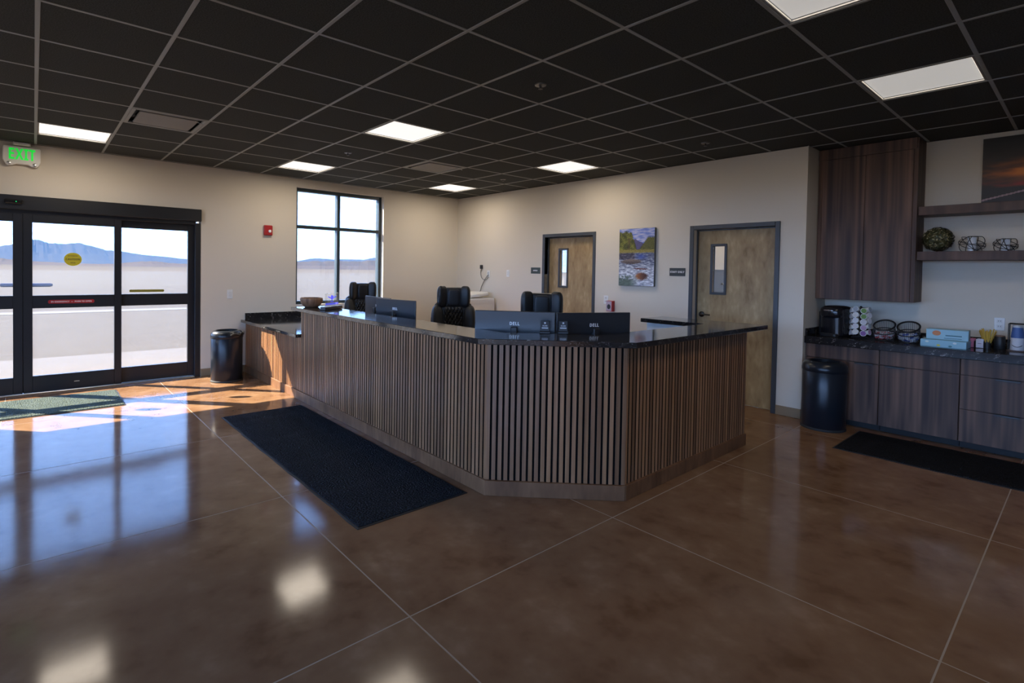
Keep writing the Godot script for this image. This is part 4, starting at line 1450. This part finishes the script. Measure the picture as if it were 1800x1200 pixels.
	part("housing", MB.new().box(Vector3(0, 0, 0.028), Vector3(0.105, 0.145, 0.056), 0.004), M.red, o)
	part("front_label", MB.new().box(Vector3(-0.006, 0.0, 0.0568), Vector3(0.088, 0.132, 0.0012)), mat(L(0.42, 0.33, 0.38), 0.5), o)
	b = MB.new()
	b.xf = upright(Vector3(-0.006, -0.008, 0.0574))
	b.prism(ellipse(0.027, 0.034, 24), 0.0, 0.002)
	part("dark_emblem", b, M.black, o)
	# canvas with a river
	o = thing("river_picture", "unframed canvas print of a rocky mountain river between the two doors", "picture", Vector3(0, 1.318, 3.898), -PI / 2)
	part("canvas", MB.new().box(Vector3(0, 0.380, 0.02), Vector3(0.535, 0.760, 0.038), 0.003), mat(L(0.10, 0.11, 0.11), 0.7), o)
	var pm := mat(Color.WHITE, 0.7)
	pm.albedo_texture = river_tex()
	var q := MB.new()
	q.quad(Vector3(-0.2645, 0.003, 0.0395), Vector3(0.2645, 0.003, 0.0395), Vector3(0.2645, 0.757, 0.0395), Vector3(-0.2645, 0.757, 0.0395), Vector3.BACK)
	part("print", q, pm, o)

func river_tex() -> ImageTexture:
	var w := 264
	var h := 372
	var leaf := fnoise(601, 0.16, 5)
	var big := fnoise(603, 0.02, 3)
	var foam := fnoise(605, 0.045, 5)
	var fine := fnoise(607, 0.30, 3)
	return painted(w, h, func(x: int, y: int) -> Color:
		var u := float(x) / w
		var t := float(y) / h
		var n := leaf.get_noise_2d(x, y)
		var g := big.get_noise_2d(x, y)
		var f2 := fine.get_noise_2d(x, y)
		# sky with streaks of cloud
		var c := Color(0.40, 0.48, 0.76).lerp(Color(0.72, 0.72, 0.82), clampf(0.42 + 1.1 * big.get_noise_2d(x * 0.6, y * 3.0), 0, 1))
		# far blue ridge
		if t > 0.17 + 0.40 * absf(u - 0.46) + 0.03 * g and u > 0.28 and u < 0.72:
			c = Color(0.38, 0.36, 0.54).lerp(Color(0.27, 0.26, 0.40), clampf(0.5 + 1.2 * n, 0, 1))
		# trees left and right
		var crown := 0.05 + 0.05 * n + 0.04 * g + 2.6 * pow(maxf(0.0, u - 0.33), 1.2)
		if u < 0.50 and t > crown:
			c = Color(0.13, 0.15, 0.07).lerp(Color(0.60, 0.60, 0.25), clampf(0.38 + 0.9 * n + 0.9 * f2 + 0.6 * g, 0, 1))
			if absf(u - 0.28 - 0.03 * n) < 0.03 and t > 0.16:
				c = c.lerp(Color(0.30, 0.24, 0.18), 0.6)
		var crown2 := 0.15 + 0.05 * n + 0.9 * maxf(0.0, 0.82 - u)
		if u >= 0.58 and t > crown2:
			c = Color(0.18, 0.20, 0.10).lerp(Color(0.54, 0.53, 0.25), clampf(0.36 + 0.9 * n + 0.9 * f2, 0, 1))
		if t > 0.365 + 0.015 * n and t < 0.43 + 0.02 * n:
			c = Color(0.36, 0.32, 0.14).lerp(Color(0.70, 0.66, 0.36), clampf(0.45 + 0.9 * n + 0.8 * f2, 0, 1))
		# water
		if t > 0.42 + 0.03 * n:
			var f := foam.get_noise_2d(x * 0.55, y * 1.6)
			var white := smoothstep(0.45, 0.80, t)
			c = Color(0.30, 0.33, 0.44).lerp(Color(0.84, 0.87, 0.91), clampf(0.12 + 0.62 * white + 0.8 * f + 0.25 * f2, 0, 1))
			if u < 0.46 + 0.06 * n and t < 0.535:
				c = Color(0.17, 0.17, 0.24).lerp(Color(0.50, 0.48, 0.55), clampf(0.32 + 0.9 * f + 0.5 * f2, 0, 1))
			var blue := clampf(1.0 - absf(u - 0.64) / 0.22, 0, 1) * clampf(1.0 - absf(t - 0.49 - 0.03 * f) / 0.07, 0, 1)
			c = c.lerp(Color(0.22, 0.32, 0.68), clampf(blue * (0.9 + f2), 0, 0.8))
		# boulders
		var r1 := Vector2((u - 0.36) / 0.29, (t - 0.575) / 0.042).length()
		if r1 < 1.0 + 0.45 * n:
			c = Color(0.24, 0.21, 0.22).lerp(Color(0.58, 0.52, 0.49), clampf(0.75 - (t - 0.54) * 9.0 + 0.6 * n + 0.4 * f2, 0, 1))
		var r2 := Vector2((u - 0.66) / 0.17, (t - 0.83) / 0.065).length()
		if r2 < 1.0 + 0.6 * n:
			c = Color(0.28, 0.17, 0.16).lerp(Color(0.68, 0.45, 0.28), clampf(0.95 - (u - 0.50) * 4.0 + 0.5 * n + 0.4 * f2, 0, 1))
		var r3 := Vector2((u - 0.64) / 0.20, (t - 0.70 - 0.02 * (u - 0.6)) / 0.012).length()
		if r3 < 1.0 + 0.8 * n:
			c = Color(0.40, 0.24, 0.24)
		if u < 0.58 and t > 0.80:
			var green := smoothstep(0.80, 0.90, t + 0.12 * foam.get_noise_2d(x, y)) * smoothstep(0.60, 0.30, u)
			c = c.lerp(Color(0.22, 0.30, 0.25), 0.75 * green)
		return c)

func packets(b: MB, n: int, rx: float, rz: float, y0: float, y1: float, cols: Array) -> void:
	for k in n:
		var a := rng.randf() * TAU
		var rr := sqrt(rng.randf())
		b.tint = cols[rng.randi() % cols.size()]
		b.xf = Transform3D(Basis.from_euler(Vector3(rng.randf() * 1.2 - 0.6, rng.randf() * TAU, rng.randf() * 1.2 - 0.6)), Vector3(cos(a) * rr * rx, lerpf(y0, y1, rng.randf()), sin(a) * rr * rz))
		b.box(Vector3.ZERO, Vector3(0.045, 0.012, 0.030), 0.003)
	b.xf = Transform3D()
	b.tint = Color.WHITE

func build_kitchen_things() -> void:
	var y := 0.868
	var vc := mat(Color.WHITE, 0.45)
	vc.vertex_color_use_as_albedo = true
	# coffee maker
	var o := thing("coffee_maker", "black single-cup coffee maker with a silver band on the coffee counter", "coffee maker", Vector3(0.32, y, 6.09), -PI / 2 - 0.25)
	var b := MB.new()
	var body := MB.new()
	body.xf.origin = Vector3(0, 0, -0.01)
	body.prism(round_rect(0.22, 0.27, 0.07), 0.0, 0.25, 0.012, true)
	part("body", body, M.black_gloss, o)
	b = MB.new()
	b.puff(Vector3(0, 0.245, 0.0), Vector3(0.232, 0.145, 0.30), 0.6)
	part("brew_head", b, M.black_gloss, o)
	b = MB.new()
	var arc := []
	for k in 13:
		var a := PI * k / 12.0
		arc.append(Vector3(0.088 * cos(a), 0.268, 0.080 + 0.068 * sin(a)))
	b.tube(arc, 0.008, 8)
	part("silver_handle", b, M.silver, o)
	b = MB.new()
	b.prism(round_rect(0.17, 0.15, 0.03), 0.0, 0.03, 0.005, true)
	part("drip_tray", b, M.black, o, Vector3(0, 0, 0.075))
	b = MB.new()
	b.prism(round_rect(0.07, 0.17, 0.02), 0.0, 0.25, 0.008, true)
	part("water_tank", b, M.black, o, Vector3(-0.125, 0, -0.04))
	# pod carousel and its pods
	o = thing("pod_rack", "black revolving rack for coffee pods beside the coffee maker", "pod rack", Vector3(0.34, y, 6.298))
	b = MB.new()
	b.lathe([[0.0, 0.0], [0.075, 0.0], [0.078, 0.006], [0.06, 0.012], [0.012, 0.014], [0.008, 0.02], [0.008, 0.315], [0.012, 0.32], [0.0, 0.325]], 32)
	part("pole", b, M.black, o)
	for k in 6:
		var a := TAU * k / 6.0
		part("wire_column", MB.new().tube([Vector3(0.05 * cos(a), 0.013, 0.05 * sin(a)), Vector3(0.05 * cos(a), 0.30, 0.05 * sin(a)), Vector3(0.0, 0.312, 0.0)], 0.003, 6), M.wire, o)
	var lids := [[L(0.55, 0.55, 0.58), "pale grey lid"], [L(0.16, 0.30, 0.10), "green lid"], [L(0.45, 0.30, 0.45), "mauve lid"], [L(0.30, 0.34, 0.38), "slate grey lid"], [L(0.62, 0.60, 0.55), "cream lid"], [L(0.22, 0.10, 0.30), "purple lid"]]
	var at_col := ["far left column", "left column", "right column", "far right column"]
	var at_row := ["bottom", "second from bottom", "middle", "second from top", "top"]
	var pick := [[0, 4, 3, 0, 0], [4, 0, 0, 4, 3], [5, 2, 0, 1, 1], [2, 3, 0, 0, 3]]
	for k in 4:
		for j in 5:
			var a := PI + 1.05 - 0.78 * k
			var p := thing("coffee_pod", "pod with %s, %s in the %s of the rack" % [lids[pick[k][j]][1], at_row[j], at_col[k]], "coffee pod", Vector3(0.34 + 0.050 * cos(a), y + 0.044 + 0.057 * j + (0.014 if k % 2 == 1 else 0.0), 6.298 + 0.050 * sin(a)), PI / 2 - a + 0.12 * (rng.randf() - 0.5), "coffee pods on the revolving rack")
			p.rotation.x = -0.25 + 0.1 * rng.randf()
			var cup := MB.new()
			cup.xf = Transform3D(Basis(Vector3.RIGHT, PI / 2), Vector3.ZERO)
			cup.lathe([[0.0, 0.002], [0.019, 0.002], [0.024, 0.034], [0.0285, 0.036], [0.0285, 0.039], [0.0, 0.0391]], 24)
			part("pod_cup", cup, M.plastic_white, p)
			var lid := MB.new()
			lid.xf = Transform3D(Basis(Vector3.RIGHT, PI / 2), Vector3.ZERO)
			lid.lathe([[0.0, 0.0389], [0.024, 0.0389], [0.0235, 0.0397], [0.0, 0.0398]], 24)
			var lm := mat(lids[pick[k][j]][0], 0.4)
			part("foil_lid", lid, lm, p)
	# wire baskets
	var bd := [[6.512, "left oval black wire basket with white and red packets", [Color(0.6, 0.58, 0.58), Color(0.5, 0.5, 0.52), Color(0.45, 0.06, 0.07), Color(0.62, 0.6, 0.6)], "heap of white and red packets in the left wire basket"], [6.700, "right oval black wire basket with white and blue packets", [Color(0.6, 0.6, 0.62), Color(0.5, 0.55, 0.6), Color(0.05, 0.10, 0.42), Color(0.55, 0.58, 0.62)], "heap of white and blue packets in the right wire basket"]]
	for d in bd:
		var c := thing("wire_basket", d[1], "basket", Vector3(0.27, y, d[0]), 0.0, "wire baskets on the coffee counter")
		var loop := func(rx: float, rz: float, yy: float) -> Array:
			var q := []
			for k in 28:
				q.append(Vector3(cos(TAU * k / 28) * rx, yy * (1.0 + 0.30 * cos(TAU * k / 28)), sin(TAU * k / 28) * rz))
			return q
		part("rim", MB.new().tube(loop.call(0.084, 0.085, 0.150), 0.0085, 8, true), M.wire, c)
		part("middle_ring", MB.new().tube(loop.call(0.090, 0.088, 0.092), 0.005, 6, true), M.wire, c)
		part("foot_ring", MB.new().tube(loop.call(0.066, 0.066, 0.006), 0.006, 6, true), M.wire, c)
		part("bottom", MB.new().prism(ellipse(0.066, 0.066, 28), 0.004, 0.008), M.wire, c)
		b = MB.new()
		for k in 36:
			var a := TAU * k / 36
			b.tube([Vector3(cos(a) * 0.066, 0.006, sin(a) * 0.066), Vector3(cos(a) * 0.086, 0.045, sin(a) * 0.084), Vector3(cos(a) * 0.090, 0.092 * (1.0 + 0.3 * cos(a)), sin(a) * 0.088), Vector3(cos(a) * 0.084, 0.150 * (1.0 + 0.3 * cos(a)), sin(a) * 0.083)], 0.0016, 5)
		part("wire_ribs", b, M.wire, c)
		b = MB.new()
		packets(b, 140, 0.060, 0.060, 0.022, 0.078, d[2])
		var s := part("sachets", b, vc, self, Vector3(0.27, y, d[0]))
		tag(s, d[3], "packets")
		s.set_meta("kind", "stuff")
	# two light blue cartons
	var blue := mat(L(0.22, 0.42, 0.50), 0.45)
	var blue2 := mat(L(0.26, 0.45, 0.52), 0.45)
	o = thing("carton", "lower light blue carton with small coloured spots on the coffee counter", "carton", Vector3(0.225, y, 6.975), 0.0, "light blue cartons stacked on the counter")
	part("box_body", MB.new().box(Vector3(0, 0.032, 0), Vector3(0.24, 0.064, 0.315), 0.003), blue, o)
	var spots := [[-0.11, 0.045, L(0.55, 0.62, 0.55)], [-0.03, 0.018, L(0.55, 0.48, 0.02)], [0.05, 0.015, L(0.03, 0.14, 0.16)], [0.08, 0.045, L(0.6, 0.66, 0.66)]]
	for s in spots:
		b = MB.new()
		b.xf = Transform3D(Basis(Vector3(0, 0, 1), Vector3(-1, 0, 0), Vector3(0, -1, 0)), Vector3(-0.1195, s[1], s[0]))
		b.prism(ellipse(0.013, 0.008, 16), 0.0, 0.0014)
		part("printed_spot", b, mat(s[2], 0.5), o)
	o = thing("carton", "upper light blue carton with an orange oval, stacked on the lower carton", "carton", Vector3(0.275, y + 0.064, 6.985), 0.05, "light blue cartons stacked on the counter")
	part("box_body", MB.new().box(Vector3(0, 0.045, 0), Vector3(0.16, 0.09, 0.290), 0.003), blue2, o)
	b = MB.new()
	b.xf = Transform3D(Basis(Vector3(0, 0, 1), Vector3(-1, 0, 0), Vector3(0, -1, 0)), Vector3(-0.0795, 0.056, -0.072))
	b.prism(ellipse(0.030, 0.023, 28), 0.0, 0.0016)
	part("orange_oval", b, mat(L(0.50, 0.17, 0.05), 0.5), o)
	b = MB.new()
	b.box(Vector3(-0.0805, 0.038, 0.045), Vector3(0.0012, 0.010, 0.110))
	b.box(Vector3(-0.0805, 0.014, 0.04), Vector3(0.0012, 0.005, 0.12))
	part("printed_lines", b, mat(L(0.04, 0.13, 0.16), 0.5), o)
	# packet boxes
	var pd := [[7.128, L(0.55, 0.17, 0.26), "small black box of pink sweetener packets beside the blue cartons", "pink"], [7.190, L(0.58, 0.56, 0.62), "small black box of white sweetener packets beside the pink packets", "white"]]
	for d in pd:
		var c := thing("packet_box", d[2], "packet box", Vector3(0.38, y, d[0]), -0.1, "small packet boxes on the counter")
		part("holder", MB.new().box(Vector3(0.03, 0.03, 0.0), Vector3(0.085, 0.06, 0.054), 0.003), M.black, c)
		b = MB.new()
		for k in 6:
			b.xf = Transform3D(Basis(Vector3(0, 0, 1), 0.06 * (k - 3)), Vector3(-0.016 + 0.014 * k, 0.048, 0.0))
			b.box(Vector3.ZERO, Vector3(0.005, 0.062 + 0.004 * (k % 2), 0.050), 0.002)
		part("paper_packets", b, mat(d[1], 0.6), c)
		part("front_packet", MB.new().box(Vector3(-0.016, 0.036, 0), Vector3(0.006, 0.066, 0.050), 0.002), mat(d[1], 0.6), c)
		part("printed_mark", MB.new().box(Vector3(-0.0196, 0.034, 0), Vector3(0.001, 0.018, 0.024)), mat(L(0.10, 0.04, 0.12), 0.5), c)
	# fan of yellow stirrers in a cup
	o = thing("stirrer_cup", "small dark cup with a fan of yellow stirrers", "cup", Vector3(0.40, y, 7.235))
	b = MB.new()
	b.lathe([[0.0, 0.0], [0.022, 0.0], [0.026, 0.045], [0.028, 0.075], [0.025, 0.075], [0.020, 0.01], [0.0, 0.008]], 24)
	part("cup_body", b, M.black, o)
	b = MB.new()
	for k in 26:
		var a := TAU * k / 26.0 + 0.1
		var r: float = [0.052, 0.040, 0.060][k % 3]
		b.bar(Vector3(cos(a) * 0.012, 0.012, sin(a) * 0.012), Vector3(cos(a) * r, 0.150 + 0.008 * (k % 4), sin(a) * r), 0.007, 0.002)
	var st := part("yellow_stirrers", b, mat(L(0.50, 0.30, 0.03), 0.5), o)
	st.set_meta("kind", "stuff")
	# black canister
	o = thing("canister", "short black canister with a wooden lid beside the stirrers", "canister", Vector3(0.42, y, 7.312))
	b = MB.new()
	b.lathe([[0.0, 0.0], [0.034, 0.0], [0.037, 0.004], [0.037, 0.110], [0.035, 0.113], [0.0, 0.114]], 32)
	part("canister_body", b, M.black, o)
	part("lid", MB.new().lathe([[0.0, 0.114], [0.034, 0.114], [0.035, 0.117], [0.034, 0.124], [0.0, 0.125]], 32), M.bowl_wood, o)
	# cup holder and cups
	o = thing("cup_holder", "black wire cup holder at the right edge of the coffee counter", "cup holder", Vector3(0.40, y, 7.445))
	b = MB.new()
	b.prism(round_rect(0.13, 0.17, 0.02), 0.0, 0.010, 0.002)
	part("tray", b, M.walnut_flat, o)
	b = MB.new()
	for s in [-1, 1]:
		for q in [-1, 1]:
			b.tube([Vector3(s * 0.055, 0.008, q * 0.075), Vector3(s * 0.055, 0.235, q * 0.075)], 0.0035, 6)
	b.tube([Vector3(-0.055, 0.235, -0.075), Vector3(0.055, 0.235, -0.075), Vector3(0.055, 0.235, 0.075), Vector3(-0.055, 0.235, 0.075)], 0.0035, 6, true)
	part("wire_frame", b, M.wire, o)
	o = thing("paper_cups", "stack of white paper cups under a blue cup in the wire holder", "cups", Vector3(0.38, y + 0.010, 7.425))
	b = MB.new()
	b.lathe([[0.0, 0.0], [0.045, 0.0], [0.047, 0.003], [0.043, 0.105], [0.0, 0.106]], 36)
	part("white_cup", b, mat(L(0.55, 0.55, 0.58), 0.5), o)
	b = MB.new()
	b.lathe([[0.0, 0.106], [0.0425, 0.106], [0.042, 0.12], [0.034, 0.195], [0.0, 0.196]], 36)
	part("blue_cup", b, mat(L(0.045, 0.10, 0.28), 0.5), o)
	b = MB.new()
	b.lathe([[0.0, 0.196], [0.034, 0.196], [0.0345, 0.206], [0.030, 0.216], [0.0, 0.217]], 36)
	part("cup_lid", b, mat(L(0.45, 0.48, 0.52), 0.4), o)
	b = MB.new()
	var sm := []
	for k in 13:
		var a := PI - 0.75 + 1.5 * k / 12.0
		sm.append(Vector3(cos(a) * 0.0465, 0.045 - 0.016 * sin(PI * k / 12.0), sin(a) * 0.0465))
	b.tube(sm, 0.0022, 6)
	part("printed_curve", b, M.black_print, o)
	# lower shelf: leaf ball and two wire candle holders
	var sy := 1.737
	o = thing("leaf_ball", "round ball of dark green and cream leaves on the lower shelf", "leaf ball", Vector3(0.48, sy + 0.004, 6.86))
	part("core", MB.new().puff(Vector3(0, 0.112, 0), Vector3(0.21, 0.205, 0.21), 1.0, 20, 12), mat(L(0.075, 0.072, 0.028), 0.9), o)
	b = MB.new()
	for k in 620:
		var yy := 1.0 - 2.0 * (k + 0.5) / 620.0
		var a := k * 2.399963
		var d := Vector3(sqrt(1 - yy * yy) * cos(a), yy, sqrt(1 - yy * yy) * sin(a))
		var t := d.cross(Vector3(rng.randf() - 0.5, rng.randf() - 0.5, rng.randf() - 0.5)).normalized()
		var s := d.cross(t)
		var r := 0.104 + 0.010 * rng.randf()
		var p := Vector3(0, 0.117, 0) + d * r * Vector3(1, 0.97, 1)
		b.tint = [Color(0.30, 0.26, 0.13), Color(0.045, 0.05, 0.016), Color(0.08, 0.075, 0.025), Color(0.035, 0.035, 0.012), Color(0.16, 0.14, 0.06)][rng.randi() % 5]
		var lift := d * 0.007
		var nn := (d + t * 0.4).normalized()
		b.quad(p - t * 0.012, p + s * 0.007 + lift, p + t * 0.013 + lift * 1.4, p - s * 0.007 + lift, nn)
	part("leaves", b, vc, o).set_meta("kind", "stuff")
	var cd := [[7.10, 0.095, 0.138, "larger black wire globe candle holder in the middle of the lower shelf"], [7.32, 0.082, 0.110, "smaller black wire globe candle holder at the right of the lower shelf"]]
	for d in cd:
		var c := thing("candle_holder", d[3], "candle holder", Vector3(0.48, sy, d[0]), 0.3, "wire globe candle holders on the lower shelf")
		var R: float = d[1]
		var hh: float = d[2]
		for q in 7:
			b = MB.new()
			var ax := Basis.from_euler(Vector3([0.25, -0.3, 0.9, -0.8, 1.25, -1.2, 0.05, 0.6, -0.55][q], q * 0.71, [0.15, 0.5, -0.4, 0.3, 0.2, -0.6, 0.0, 0.45, -0.2][q]))
			var pts := []
			for k in 36:
				var p := ax * (Vector3(cos(TAU * k / 36), 0, sin(TAU * k / 36)))
				p = Vector3(p.x * R, clampf(p.y * R, -hh / 2 + 0.003, hh / 2 - 0.003), p.z * R)
				pts.append(p + Vector3(0, hh / 2, 0))
			b.tube(pts, 0.0028, 6, true)
			part("wire_loop", b, M.wire, c)
		b = MB.new()
		b.lathe([[0.0, 0.004], [0.030, 0.004], [0.031, hh - 0.004], [0.029, hh - 0.002], [0.028, 0.012], [0.0, 0.012]], 32)
		part("frosted_cup", b, mat(L(0.74, 0.80, 0.86), 0.25, 0.1), c)
